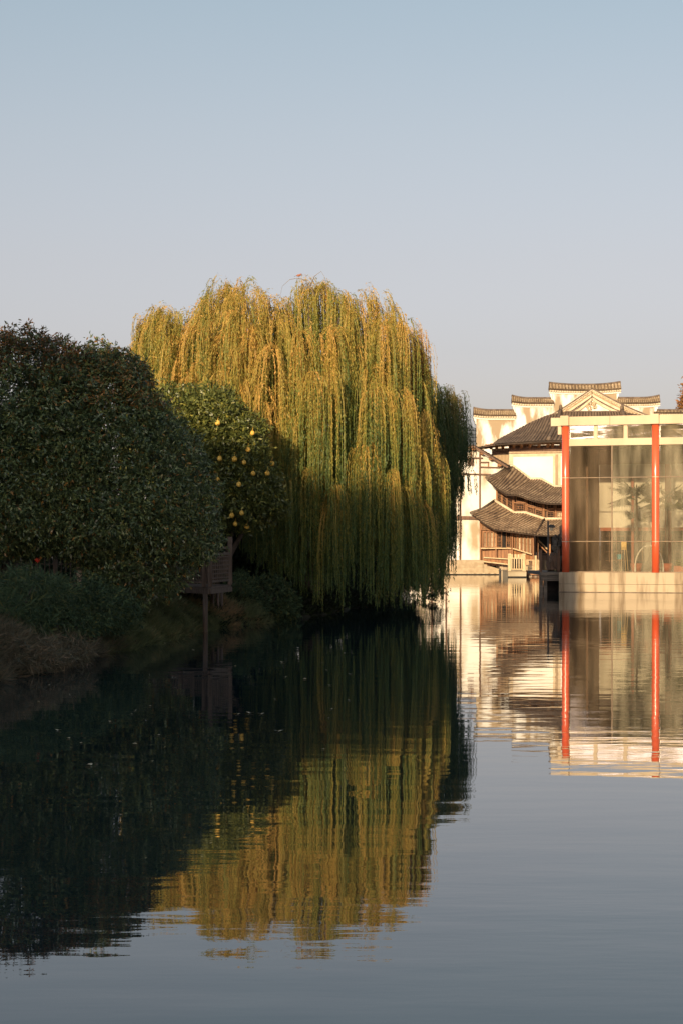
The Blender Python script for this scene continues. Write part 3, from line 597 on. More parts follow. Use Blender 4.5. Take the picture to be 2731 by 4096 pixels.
# ------------------------------------------------------------------ roofs made of tile rows
def tile_roof(name, T, E, rib, amp, sag, mat, parent, courses=8, lift=Vector((0,-.6,.8)), thick=.10):
    """T and E: matching polylines (top and eave) in metres"""
    T = [Vector(p) for p in T]; E = [Vector(p) for p in E]
    ss = []
    for k in range(len(T)-1):
        L = ((T[k+1]-T[k]).length+(E[k+1]-E[k]).length)/2; m = max(1, round(L/rib))
        for j in range(m*4): ss.append((k, j/(m*4), (j%4)))
    ss.append((len(T)-2, 1.0, 0))
    nt_ = courses*2+1; vs = []; fs = []
    prof = [0, .7, 1, .7]
    for (k,f,ph) in ss:
        a = T[k].lerp(T[k+1],f); b = E[k].lerp(E[k+1],f)
        for j in range(nt_):
            t = j/(nt_-1); p = a.lerp(b,t); p.z -= sag*4*t*(1-t)
            p = p+lift*(amp*prof[ph]+(.025 if j%2 else 0)); vs.append(p)
    n = len(ss); tints = []
    for i in range(n-1):
        cell = {}
        for j in range(nt_-1):
            q = i*nt_+j; fs.append((q,q+1,q+1+nt_,q+nt_))
            cover = ss[i][2] in (1,2); key = (i//4, j//2, cover)
            rr_ = random.Random(hash(key)&0xffff); tints.append((.64 if cover else .26)+rr_.uniform(-.15,.15))
    m = MB(); m.add(vs, fs)
    vs = []; fs = []
    for (k,f,ph) in ss[::4]:
        a = T[k].lerp(T[k+1],f); b = E[k].lerp(E[k+1],f)
        for j in range(5):
            t = j/4; p = a.lerp(b,t); p.z -= sag*4*t*(1-t)+thick; vs.append(p)
    n = len(ss[::4])
    for i in range(n-1):
        for j in range(4):
            q = i*5+j; fs.append((q,q+5,q+6,q+1))
    m.add(vs, fs)
    # eave edge
    vs = []; fs = []; L = []
    for (k,f,ph) in ss[::4]:
        b = E[k].lerp(E[k+1],f); L.append(b)
    for i in range(len(L)-1): m.hexa([L[i]+Vector((0,.05,-thick)),L[i]+Vector((0,.12,-thick)),L[i]+Vector((0,.12,0)),L[i]+Vector((0,.05,0))],[L[i+1]+Vector((0,.05,-thick)),L[i+1]+Vector((0,.12,-thick)),L[i+1]+Vector((0,.12,0)),L[i+1]+Vector((0,.05,0))])
    o = m.build(name, mat, parent); nf = len(o.data.polygons)
    tn = np.full(nf, .02, dtype=np.float32); tn[:len(tints)] = tints  # underside and eave edge coloured dark to hold the shade under eaves
    a = o.data.attributes.new('tint', 'FLOAT', 'FACE'); a.data.foreach_set('value', tn)
    return o
def PL(pts, D): # list of (px,py[,D])
    return [P(p[0], p[1], p[2] if len(p) > 2 else D) for p in pts]
def pipe(pts, r, n=8):
    t = MB(); t.tube(pts, r, n); return t
def barline(t, pts, w, th):
    for a, b in zip(pts[:-1], pts[1:]): t.bar(a, b, w, th)

# ---------------- stepped fire wall behind the hall
DW = 190.0; mpp = DW/F
fw = thing('firewall', 'tall white stepped fire wall with upturned tile caps behind the hall', 'wall', (X(2300,DW),DW,1.15))
def wall_seg(x0, x1, ytop, ybot):
    t = MB(); t.box(X(x0,DW),X(x1,DW),DW-.2,DW+.25,Z(ybot,DW),Z(ytop,DW)); t.build('wall_panel','white_wall',fw)
def cap(x0, x1, yt, yb, upl, upr):
    N_ = 22; T=[]; E=[]; E2=[]; 
    for k in range(N_+1):
        u = k/N_; up = (upl*max(0,1-u*2.2)**2.2 + upr*max(0,(u-1/1.8333)*2.2)**2.2)*mpp
        x = X(x0+(x1-x0)*u, DW); zt = Z(yt,DW)+up; zb = Z(yb,DW)+up*.6
        T.append(Vector((x,DW,zt))); E.append(Vector((x,DW-.55,zb))); E2.append(Vector((x,DW+.55,zb)))
    c = tile_roof('cap_tiles', T, E, .27, .05, .05, 'tile_cap', fw, 3)
    t = MB()
    for k in range(N_): t.hexa([T[k]+Vector((0,-.03,-.08)),E2[k],E2[k]+Vector((0,0,-.08)),T[k]+Vector((0,-.03,-.2))],[T[k+1]+Vector((0,-.03,-.08)),E2[k+1],E2[k+1]+Vector((0,0,-.08)),T[k+1]+Vector((0,-.03,-.2))])
    t.tube([p+Vector((0,0,.06)) for p in T], .10, 8)
    t.build('cap_ridge','ridge',fw)
    # drip tiles and moulding
    t = MB(); m2 = MB(); nd_ = int((x1-x0)/9.5)
    for k in range(nd_):
        u = (k+.5)/nd_*N_; i = min(int(u),N_-1); p = E[i].lerp(E[i+1],u-i); w=.085
        for ww, zz in ((w,.10),(w*.6,.16)): t.box(p.x-ww*1.1,p.x+ww*1.1,p.y+.02+ww*.05,p.y+.15,p.z-zz-.14,p.z-.12 if ww==w else p.z-.242)
    t.build('drip_tiles','cream',fw)
    for k in range(N_): m2.hexa([E[k]+Vector((0,.16,-.26)),E[k]+Vector((0,.5,-.26)),E[k]+Vector((0,.5,-.1)),E[k]+Vector((0,.16,-.1))],[E[k+1]+Vector((0,.16,-.26)),E[k+1]+Vector((0,.5,-.26)),E[k+1]+Vector((0,.5,-.1)),E[k+1]+Vector((0,.16,-.1))])
    m2.build('cap_underside','ridge',fw); m3 = MB()
    for k in range(N_): m3.hexa([E[k]+Vector((0,.22,-.42)),E[k]+Vector((0,.5,-.42)),E[k]+Vector((0,.5,-.263)),E[k]+Vector((0,.22,-.263))],[E[k+1]+Vector((0,.22,-.42)),E[k+1]+Vector((0,.5,-.42)),E[k+1]+Vector((0,.5,-.263)),E[k+1]+Vector((0,.22,-.263))])
    m3.build('cap_moulding','white',fw)
def corbel(x, s, y):
    t = MB(); t.slab([P(x,y-22,DW-.22),P(x+s*11,y-22,DW-.22),P(x+s*8,y-10,DW-.22),P(x,y+10,DW-.22)],.4); t.build('corbel','white',fw)
wall_seg(1903,2058,1664,1830); cap(1891,2060,1643,1662,10,0); corbel(1903,-1,1690)
wall_seg(2058,2206,1614,1830); cap(2044,2212,1595,1613,11,0); corbel(2057.5,-1,1640)
wall_seg(2206,2464,1563,1830); cap(2193,2480,1541,1561,8,11); corbel(2205.5,-1,1590); corbel(2464.5,1,1590)
wall_seg(2464,2620,1614,1830); cap(2462,2636,1594,1613,0,10); corbel(2620.5,1,1640)
wall_seg(2620,2900,1656,1830); cap(2610,2910,1643,1652,0,8)

# ---------------- main hall with gable pediment
hall = thing('hall', 'old hall with carved cream gable over a sweeping grey tile roof', 'building', (X(2250,178),178,1.15))
DG = 178.0
t = MB(); t.slab(PL([(2250,1650),(2364,1575),(2500,1650)],DG),.3); t.build('gable_wall','white_house',hall)
# gable verges: stepped bands, slightly concave
def verge(side, off, w, th, mat, name, D, end):
    pts = []
    for k in range(15):
        u = k/14; x = 2364+side*end*u
        sl = .553 if side < 0 else .452
        y = 1556+off+ (end*u)*sl + 16*math.sin(math.pi*u)*(1 if side < 0 else .6)
        pts.append(P(x,y,D))
    t = MB(); barline(t, pts, w*DG/F, th); return t.build(name, mat, hall)
for s, e in ((-1,362),(1,300)):
    verge(s, 0, 7, .42, 'ridge', 'verge_cap', DG, e)
    verge(s, 9, 13, .32, 'cream', 'verge_band', DG, e)
    verge(s, 17, 4, .36, 'tan', 'verge_moulding', DG, e)
    verge(s, 24, 11, .28, 'cream', 'verge_band', DG, e-10)
    verge(s, 31, 3.5, .31, 'ridge', 'verge_moulding', DG, 150 if s < 0 else 160)
    verge(s, 38, 10, .24, 'cream', 'verge_band', DG, 125 if s < 0 else 140)
    verge(s, 4.5, 2.5, .46, 'cream', 'verge_cap_light', DG, e)
# a continuous running scroll carved along each verge
for sg, e_, sl_, bo in ((-1,350,.553,16),(1,250,.452,9)):
    t = MB(); pts = []
    for k in range(110):
        u = k/109; pts.append(P(2364+sg*e_*u, 1566+e_*u*sl_+bo*math.sin(math.pi*u)+2.6*math.sin(k*1.25), DG-.33))
    t.tube(pts, .035, 5); t.build('verge_scroll','tan',hall)
t = MB()     # relief carving in the pediment
for k in range(46):
    a = random.uniform(0,6.28); r_ = random.random()**.6; x = 2364+26*r_*math.cos(a); y = 1622+20*r_*math.sin(a)
    s = random.uniform(2.5,6); p0 = P(x,y,DG-.02); b = random.uniform(0,3.14)
    p1 = p0+Vector((math.cos(b),0,math.sin(b)))*s*DG/F; t.tube([p0,(p0+p1)/2+Vector((0,-.12,0)),p1],[.06,.11,.04],7)
t.build('relief_carving','cream',hall,True)
# base moulding of the pediment
t = MB(); t.bar(P(2250,1648,DG),P(2500,1648,DG),.16,.3); t.build('pediment_sill','ridge',hall)
# lower sweep of roof
eD = 172.0
tile_roof('roof', PL([(1985,1762),(2008,1748),(2070,1716),(2120,1690),(2180,1664),(2240,1648)],DG-.3), PL([(1908,1790,173.5),(1930,1786,173),(1985,1776,172.3),(2050,1771),(2120,1767),(2190,1763)],eD), .30, .07, .25, 'tile_dark', hall, 12)
tile_roof('roof', PL([(2240,1648),(2364,1648),(2485,1648)],DG-.3), PL([(2190,1763),(2364,1762),(2540,1762)],eD), .30, .07, .25, 'tile_dark', hall, 12)
tile_roof('roof', PL([(2485,1648),(2560,1660),(2640,1690),(2720,1740)],DG-.3), PL([(2540,1762),(2640,1762),(2730,1766),(2800,1785)],eD), .30, .07, .25, 'tile_dark', hall, 12)
for a, b in (((2240,1640),(2190,1758)),((2485,1640),(2540,1758))):
    pts = [P(a[0]+(b[0]-a[0])*u, a[1]+(b[1]-a[1])*u+ (9 if b[0] < a[0] else 9)*math.sin(math.pi*u), DG-.45-(DG-.5-eD)*u) for u in [i/10 for i in range(11)]]
    t = MB(); t.tube(pts, [.17]*11, 8); t.tube([pts[0]+Vector((0,0,-.1)),pts[0]+Vector((0,-.1,.35)),pts[0]+Vector((0,-.2,.42))],[.17,.15,.08],8); t.build('hip_ridge','ridge',hall,True)
# dark soffit, brackets, walls
t = MB()
for (xa,ya),(xb,yb) in (((1935,1788),(1990,1779)),((1990,1779),(2190,1769)),((2190,1769),(2700,1768))):
    q_ = PL([(xa,ya+9,175.6),(xb,yb+9,175.6),(xb,yb,172.4),(xa,ya,172.6)],0); t.hexa(q_,[p+Vector((0,0,.06)) for p in q_])
t.build('soffit','wood_dark',hall)
DH = 174.5
t = MB(); t.slab(PL([(2034,1782),(2700,1776),(2700,1800),(2034,1808)],DH),.4); t.build('eave_beam','wood_dark',hall)
t = MB(); t.slab(PL([(1966,1795),(2033,1792),(2033,1872),(1966,1872)],DH+1.2),.3); t.build('side_wall','tan',hall)
t = MB(); t.slab(PL([(1966,1806),(2033,1800),(2033,1812),(1966,1818)],DH+1.1),.1); t.build('side_beam','wood_dark',hall)
for i, x in enumerate([1962,1984,2008,2052,2082,2116,2152,2188,2206,2240,2276,2312,2348,2384]):
    yb = 1786-(x-2050)*.03; D = DH-.02 if x > 2034 else DH+1.08
    t = MB(); p = P(x,yb,D)
    t.hexa([p+Vector((-.12,-.9,.12)),p+Vector((.12,-.9,.12)),p+Vector((.12,0,-.2)),p+Vector((-.12,0,-.2))],[p+Vector((-.12,-.9,.30)),p+Vector((.12,-.9,.30)),p+Vector((.12,0,.16)),p+Vector((-.12,0,.16))])
    t.box(p.x-.36,p.x+.36,p.y-.75,p.y-.5,p.z+.05,p.z+.22); t.tube([p+Vector((-.36,-.62,.1)),p+Vector((-.55,-.62,.22))],[.1,.05],6); t.tube([p+Vector((.36,-.62,.1)),p+Vector((.55,-.62,.22))],[.1,.05],6)
    t.build('bracket','wood',hall)
t = MB(); t.slab(PL([(2034,1808),(2700,1800),(2700,2000),(2034,2000)],DH+.05),.35); t.build('wall','white',hall)
def hbar(pts, w, th, mat, name, parent, D):
    t = MB(); barline(t, PL(pts, D), w*D/F, th); return t.build(name, mat, parent)
t = MB(); t.slab(PL([(2034,1808),(2700,1800),(2700,1818),(2046,1826),(2050,1870),(2036,1864)],DH-.05),.1); t.build('frieze_board','cream',hall)
hbar([(2034,1812),(2700,1804)],4,.16,'tan','frieze_moulding',hall,DH-.05)
hbar([(2042,1824),(2042,1900)],14,.12,'cream','corner_post',hall,DH+.04)
for x in (2214,2234,2400,2420,2560,2580): hbar([(x,1818),(x,1960)],9,.12,'cream','wall_stile',hall,DH+.04)
hbar([(2224,1818),(2224,1960)],10,.18,'tan','wall_post',hall,DH+.04)
hbar([(2410,1818),(2410,1960)],10,.18,'tan','wall_post',hall,DH+.04)

# ---------------- the water-side wing: two curved tile roofs over lattice windows
wing = thing('lattice_wing', 'brown two storey wing with stacked curving tile roofs and lattice windows', 'building', (X(2060,167),167,1.15))
TU = [(2030,1869,171.5),(2049,1866,173),(2119,1919,173),(2160,1919,172.4),(2215,1949,172),(2262,1949,171.6),(2420,1949,171.6)]
EU = [(1943,1915,168.2),(1982,1952,168.0),(2023,1979,167.8),(2068,1981,167.3),(2130,2003,166.8),(2190,2015,166.4),(2400,2018,166.4)]
tile_roof('upper_roof', PL(TU,0), PL(EU,0), .25, .08, .12, 'tile', wing, 9, thick=.08)
TL = [(1979,2004,169.6),(2055,2052,169.2),(2100,2052,168.8),(2176,2078,168.4),(2253,2078,168.2),(2400,2078,168.2)]
EL = [(1881,2056,166.6),(1940,2098,166.4),(1975,2118,166.0),(2060,2129,165.4),(2150,2141,165.0),(2330,2142,165.0)]
tile_roof('lower_roof', PL(TL,0), PL(EL,0), .25, .08, .12, 'tile', wing, 9, thick=.08)
def ridge_strip(pts, name):
    t = MB(); t.tube(PL(pts,0), .13, 8); t.build(name,'cream',wing,True)
ridge_strip([(2034,1862,173.3),(2049,1864,173.2),(2119,1916,173.2),(2160,1916,172.5),(2215,1946,172.1),(2420,1946,171.7)],'upper_flashing')
ridge_strip([(1975,2001,169.5),(2055,2050,169.1),(2100,2050,168.7),(2176,2075,168.3),(2400,2075,168.1)],'lower_flashing')
t = MB(); t.tube(PL([(1943,1910,168.2),(1987,1896,170),(2034,1864,172)],0),.12,8); t.build('hip_ridge','ridge',wing,True)
t = MB(); t.tube(PL([(1881,2051,166.6),(1924,2037,168),(1978,2001,169.6)],0),.12,8); t.build('hip_ridge','ridge',wing,True)
for x, y in ((2172,2084),): 
    t = MB(); t.tube(PL([(2176,2074,168.3),(2160,2100,167),(2140,2136,165.2)],0),.08,6); t.build('hip_ridge','tile',wing,True)
def lat(quad, D0_, D1_, nx, nz, mat='wood', back='dark', style=0, name='window'):
    """quad: (xl,yt_l,yb_l, xr,yt_r,yb_r)"""
    xl,tl,bl,xr,tr,br = quad
    def q(u,v,dy=0):
        D = D0_+(D1_-D0_)*u+dy
        return P(xl+(xr-xl)*u, (tl+(tr-tl)*u)*(1-v)+(bl+(br-bl)*u)*v, D)
    s = D0_/F
    fr = MB()
    for a, b in (((0,0),(1,0)),((0,1),(1,1)),((0,0),(0,1)),((1,0),(1,1))): fr.bar(q(*a),q(*b),2.6*s,.12)
    f = fr.build(name, mat, wing)
    lt = MB()
    for k in range(1,nx):
        u = k/nx
        if style == 1 and k%2: 
            lt.bar(q(u,.12),q(u,.42),.9*s,.05); lt.bar(q(u,.62),q(u,.9),.9*s,.05)
        else: lt.bar(q(u,0),q(u,1),.9*s,.05)
    for k in range(1,nz):
        v = k/nz; 
        if style == 1 and k%2: lt.bar(q(.1,v),q(.45,v),.9*s,.05); lt.bar(q(.6,v),q(.95,v),.9*s,.05)
        else: lt.bar(q(0,v),q(1,v),.9*s,.05)
    if style == 2:
        c = .5
        for (a,b,c2,d2) in ((.3,.35,.7,.35),(.3,.65,.7,.65),(.3,.35,.3,.65),(.7,.35,.7,.65)): lt.bar(q(a,b),q(c2,d2),1.1*s,.06)
    lt.build('lattice', mat, f)
    bk_ = MB(); bk_.add([q(0,0,.16),q(1,0,.16),q(1,1,.16),q(0,1,.16)],[(0,1,2,3)]); bk_.build('backing', back, f)
    return f
# upper storey wall behind windows (follows the falling corridor)
UW = [(1984,1950,2012,170.2),(2052,1965,2056,169.6),(2100,1975,2056,169.4),(2172,1995,2082,169.0),(2400,2000,2084,168.9)]
t = MB()
for a, b in zip(UW[:-1], UW[1:]): 
    t.add([P(a[0],a[1],a[3]+.25),P(b[0],b[1],b[3]+.25),P(b[0],b[2],b[3]+.25),P(a[0],a[2],a[3]+.25)],[(0,1,2,3)])
t.build('upper_wall','wood_dark',wing)
def ud(x): return float(np.interp(x,[u[0] for u in UW],[u[3] for u in UW]))-.1
wins = [(1987,1966,2003,2004,1972,2015,3,4,1),(2006,1973,2016,2024,1985,2030,3,4,1),(2027,1992,2032,2047,2000,2046,3,4,1),
        (2061,2016,2044,2093,2016,2044,4,3,2),(2106,2026,2052,2130,2033,2058,4,3,2),(2140,2037,2060,2166,2044,2067,4,3,1),
        (2187,2047,2070,2213,2047,2070,4,3,1),(2224,2047,2072,2252,2047,2072,4,3,1),
        (2063,1986,2005,2094,1992,2006,4,2,1),(2106,1996,2018,2166,2018,2034,7,2,1),(2186,2018,2034,2213,2019,2034,4,2,1),(2224,2019,2034,2252,2019,2034,4,2,1)]
for (xl,tl,bl,xr,tr,br,nx,nz,st) in wins:
    lat((xl,tl,bl,xr,tr,br), ud(xl), ud(xr), nx, nz, 'wood', 'paper' if (xl == 2224 and tl > 2040) else 'dark', st)
for x, a, b in ((1984,1950,2006),(2052,1975,2050),(2100,1985,2052),(2172,2005,2076),(2219,2010,2078),(2258,2010,2078)): hbar([(x,a),(x,b)],5,.2,'wood','wall_post',wing,ud(x))
for p in ([(2052,2011),(2100,2011)],[(2100,2022),(2172,2041)],[(2172,2040),(2262,2041)]): hbar(p,4,.16,'wood','wall_rail',wing,169.1)
t = MB(); t.tube(PL([(1984,2004,169.8),(2052,2049,169.3)],0),.09,6); t.build('sill','wood',wing)
# ground storey
GD = [(1916,168.4),(2050,167.6),(2131,166.4)]
def gd(x): return float(np.interp(x,[g[0] for g in GD],[g[1] for g in GD]))
t = MB()
for a, b in zip(GD[:-1],GD[1:]): t.add([P(a[0],2085,a[1]+.25),P(b[0],2120,b[1]+.25),P(b[0],2262,b[1]+.25),P(a[0],2262,a[1]+.25)],[(0,1,2,3)])
t.add([P(2131,2120,166.65),P(2140,2120,171),P(2140,2240,171),P(2131,2262,166.65)],[(0,1,2,3)])
t.build('lower_wall','wood',wing)
for x in (1930,1944,1958,1972):
    lat((x+.5,2128,2188,x+12,2128,2188), gd(x), gd(x+12), 2, 3, 'wood', 'paper' if x in (1958,1972) else 'tan', 0)
lat((1985,2127,2189,2004,2127,2189), gd(1985), gd(2004), 3, 5, 'wood', 'dark', 2)
lat((2023,2130,2189,2038,2131,2190), gd(2023), gd(2038), 2, 4, 'wood', 'dark', 2)
t = MB(); t.slab(PL([(2006,2122),(2021,2124),(2021,2190),(2006,2190)],gd(2012)-.02),.05); t.build('doorway_shade','dark',wing)  # near-black slab stands for the shade inside the open doorway
for k in range(5):
    x = 2056+k*14; yt = 2133+k*2.2; yb = 2194+k*4.2
    lat((x,yt,yb,x+10,yt+1.4,yb+3), gd(x), gd(x+10), 1 if k%2 else 2, 2, 'wood', 'paper' if k in (1,2,4) else 'tan', 0)
lat((1924,2095,2118,1962,2112,2121), gd(1924), gd(1962), 9, 5, 'wood', 'tan', 0)
for x, a, b in ((1919,2085,2243),(1981,2118,2243),(2046,2128,2243),(2129,2140,2262)): hbar([(x,a),(x,b)],6,.22,'wood','wall_post',wing,gd(x)+.02)
hbar([(1919,2193),(2046,2193)],4,.4,'wood_pale','window_sill',wing,gd(1980))
t = MB(); t.bar(P(2048,2194,167.4),P(2124,2217,166.2),.09,.35); t.build('window_sill','wood_pale',wing)
for k in range(9):
    x = 1926+k*13; hbar([(x,2196),(x,2236)],.8,.02,'wood_dark','plank_joint',wing,gd(x)+.2)
t = MB(); t.slab(PL([(1928,2228),(2035,2234),(2035,2262),(1995,2256),(1928,2240)],166.2),.5); t.build('plank_base','wood',wing)
t = MB(); t.bar(P(1932,2246,166.1),P(2032,2258,165.8),.09,.3); t.bar(P(1932,2230,166.1),P(2032,2236,165.9),.08,.2); t.build('base_rail','wood_pale',wing)
# open entry under the roof end; back wall coloured near-black for its shade
t = MB(); t.slab(PL([(2132,2120),(2330,2120),(2330,2250),(2132,2250)],174),.3); t.build('entry_wall','dark',wing)
for x in (2147,2196): hbar([(x,2135),(x,2240)],6,.25,'wood','entry_post',wing,168.5)
hbar([(2150,2160),(2190,2200)],5,.2,'wood_pale','stair_rail',wing,170); hbar([(2150,2175),(2185,2210)],5,.2,'wood','stair_rail',wing,170)
t = MB(); t.slab(PL([(2143,2208),(2158,2208),(2158,2236),(2143,2236)],171),.2); t.build('pale_panel','white',wing)

# ---------------- white half-timbered house
DT = 171.5
hs_ = thing('timbered_house', 'white plastered house with dark timber posts beside the willow', 'house', (X(1850,DT),DT,1.15))
t = MB(); t.slab(PL([(1640,1900),(1760,1830),(1893,1793),(2022,1872),(2022,1990),(1990,2010),(1990,2241),(1640,2241)],DT),.4); t.build('wall','white_house',hs_)
for pts, w in (([(1839,1800),(1839,2241)],6),([(1917,1812),(1917,2075)],6),([(1990,1858),(1990,1868)],5),([(1782,1830),(1782,2241)],6),([(1725,1860),(1725,2241)],6)):
    hbar(pts,w,.14,'wood_dark','timber_post',hs_,DT)
for pts, w in (([(1780,1832),(1928,1832)],5),([(1917,1849),(1953,1849)],4),([(1917,1868),(1995,1870)],4.5),([(1700,1893),(1962,1898)],5),([(1700,2068),(1918,2072)],13),([(1782,1868),(1839,1868)],4)):
    hbar(pts,w,.12,'wood_dark','timber_beam',hs_,DT-.145)
hbar([(1951,1850),(1951,1868)],4,.13,'wood','timber_post',hs_,DT)
hbar([(1882,1808),(1882,1830)],4,.13,'wood','timber_post',hs_,DT)
t = MB(); t.slab(PL([(1869,1836),(1893,1836),(1893,1863),(1869,1863)],DT-.05),.05); t.build('window','wood_dark',hs_)
t = MB(); t.bar(P(1891,1786,DT-.8),P(2028,1870,DT-.8),.17,.2); t.bar(P(1891,1786,DT-.8),P(1700,1845,DT-.8),.17,.2); t.build('rafter','wood_dark',hs_)
tile_roof('roof', PL([(1891,1783,DT-.7),(2028,1866,DT-.7)],0), PL([(1891,1779,DT+6),(2028,1856,DT+6)],0), .3,.05,0,'tile_dark',hs_,10,lift=Vector((0,0,1)))
tile_roof('roof', PL([(1891,1783,DT-.7),(1700,1842,DT-.7)],0), PL([(1891,1779,DT+6),(1700,1836,DT+6)],0), .3,.05,0,'tile_dark',hs_,10,lift=Vector((0,0,1)))
for x, y in ((1925,1812),(1960,1834),(1995,1860),(1890,1795)):
    t = MB(); p = P(x,y,DT-.15); t.tube([p,p+Vector((0,-.6,0))],.17,10); t.build('purlin_end','wood',hs_)
# ---------------- distant blue-grey roof, rust conifer
db = thing('distant_building', 'distant building with a dark blue grey roof glimpsed between willow and fire wall', 'building', (X(1880,230),230,1.15))
t = MB(); t.slab(PL([(1700,1735),(1880,1704),(1925,1722),(1925,1790),(1700,1790)],230),8); t.build('roof','bluegrey',db)
t = MB(); t.slab(PL([(1700,1790),(1925,1790),(1925,2200),(1700,2200)],230.5),8); t.build('wall','white_house',db)
for k in range(4): hbar([(1850,1718+k*14),(1915,1722+k*14)],2,.2,'bluegrey','roof_seam',db,229.9)
cf = thing('conifer_tree', 'rust coloured conifer rising behind the wall at the right edge', 'tree', (X(2752,215),215,1.15))
lm = []
for k in range(9):
    u = k/8; lm.append(el(2752, 1545+u*230, 215, 14+52*u, 26, (14+52*u)*215/F))
V, T = cloud(lm, 5, 9, .5, .12, droop=.3, spread=.4, layers=(1.1,.8,.5)); quads('foliage', V, T, 'conifer', cf)
t = MB(); t.tube([(X(2752,215),215,1.1),(X(2752,215),215,Z(1545,215))],[.4,.05],8); t.build('trunk','bark',cf)

# ---------------- stone embankment, pier, fences
em = thing('embankment', 'stone embankment with steps at the water below the white house', 'embankment', (X(1900,168),168,0))
zt = Z(2241,168)
t = MB(); t.box(X(1480,168),X(1932,168),167.6,171.6,-.5,zt); t.build('stone_terrace','granite',em)
t = MB(); t.slab(PL([(1932,2255),(1965,2266),(1996,2277),(1996,2305),(1932,2305)],167.6),3.4); t.build('curved_ramp','granite',em)
t = MB(); t.box(X(1996,167),X(2150,167),166.8,171,-.5,Z(2262,167)); t.build('side_plinth','stone_stain',em)
t = MB(); t.box(X(1480,167.2),X(1996,167.2),167.2,167.29,-.2,.07); t.build('waterline_stain','dark',em)
for y in (2256,2270,2284):
    t = MB(); t.box(X(1480,167.6),X(1932,167.6),167.575,167.599,Z(y+.9,167.6),Z(y,167.6)); t.build('stone_joint','tan',em)
t = MB(); t.box(X(1480,167.4),X(1996,167.4),167.3,167.59,-.2,.16); t.build('foot_course','stone_stain',em)
mp_ = thing('mooring_post', 'dark mooring post in the water at the end of the stone embankment', 'post', (X(1998,160),160,0))
t = MB(); t.tube([(X(1998,160),160,-.5),(X(1998,160),160,.45),(X(1998,160),160,.62)],[.09,.09,.05],8); t.build('post','iron',mp_)
t = MB(); t.box(X(1998,160)-.13,X(1998,160)+.13,159.87,160.13,.40,.47); t.build('collar','iron',mp_)

DP = 154.0
pr = thing('railed_pier', 'small stone pier with a pale slatted wooden gate rail', 'pier', (X(2065,DP),DP,0))
t = MB(); t.box(X(2029,DP),X(2102,DP),DP-.2,DP+5,-.5,Z(2286,DP)); t.build('stone_base','stone',pr)
t = MB(); t.box(X(2027,DP),X(2100,DP),DP-.35,DP+5,Z(2286,DP)+.003,Z(2282,DP)); t.build('coping','granite',pr)
zb_, zt_ = Z(2282,DP), Z(2224,DP)
t = MB(); t.box(X(2029,DP)-.02,X(2102,DP)+.02,DP-.22,DP-.203,-.3,.08); t.build('waterline_stain','dark',pr)
for x in (2035,2093):
    t = MB(); c = X(x,DP); t.box(c-.11,c+.11,DP-.11,DP+.11,zb_+.002,zt_+.02); t.box(c-.08,c+.08,DP-.08,DP+.08,zt_+.02,zt_+.05); t.box(c-.12,c+.12,DP-.12,DP+.12,zt_+.05,zt_+.19); t.build('post','wood_pale',pr)
for y0, y1 in ((2231,2235),(2275,2279)):
    t = MB(); t.box(X(2040,DP),X(2088,DP),DP-.05,DP+.05,Z(y1,DP),Z(y0,DP)); t.build('rail','wood_pale',pr)
for k in range(5):
    c = X(2040+(k+.5)*9.6,DP); t = MB(); t.box(c-.036,c+.036,DP-.03,DP+.03,Z(2275,DP),Z(2235,DP)); t.build('picket','wood_pale',pr)
for x in (2045,2059,2071,2083):
    t = MB(); c = X(x,DP+4.5); t.box(c-.09,c+.09,DP+4.4,DP+4.6,Z(2284,DP+4.5),Z(2217,DP+4.5)); t.build('rear_post','wood_pale',pr)
t = MB(); t.slab(PL([(2038,2234),(2091,2234),(2091,2283),(2038,2283)],DP+2.5),.1); t.build('gap_shade_board','dark',pr)  # near-black board added to put shade between the pickets
sf = thing('slatted_fence', 'pale slatted wooden fence right of the stone pier', 'fence', (X(2125,157),157,Z(2285,157)))
for k in range(15):
    c = X(2103+k*3.7,157); t = MB(); t.box(c-.024,c+.024,156.97,157.03,Z(2280,157),Z(2238,157)); t.build('slat','wood_pale',sf)
for y in (2243,2273):
    t = MB(); t.box(X(2101,157),X(2157,157),157.035,157.09,Z(y+2.5,157),Z(y,157)); t.build('rail','wood_pale',sf)
t = MB(); t.box(X(2140,156.8)-.08,X(2140,156.8)+.08,156.75,156.9,Z(2285,157),Z(2222,157)); t.build('post','wood_pale',sf)
wd = thing('walkway', 'low brown plank walkway at the foot of the slatted fence', 'walkway', (X(2130,157),157,0))
t = MB(); t.box(X(2102,156),X(2200,156),156,162,Z(2300,156),Z(2285,156)); t.build('deck','wood',wd)
for x in (2108,2130,2150):
    t = MB(); t.box(X(x,156.5)-.1,X(x,156.5)+.1,156.3,156.6,-.4,Z(2300,156)-.002); t.build('leg','wood_dark',wd)

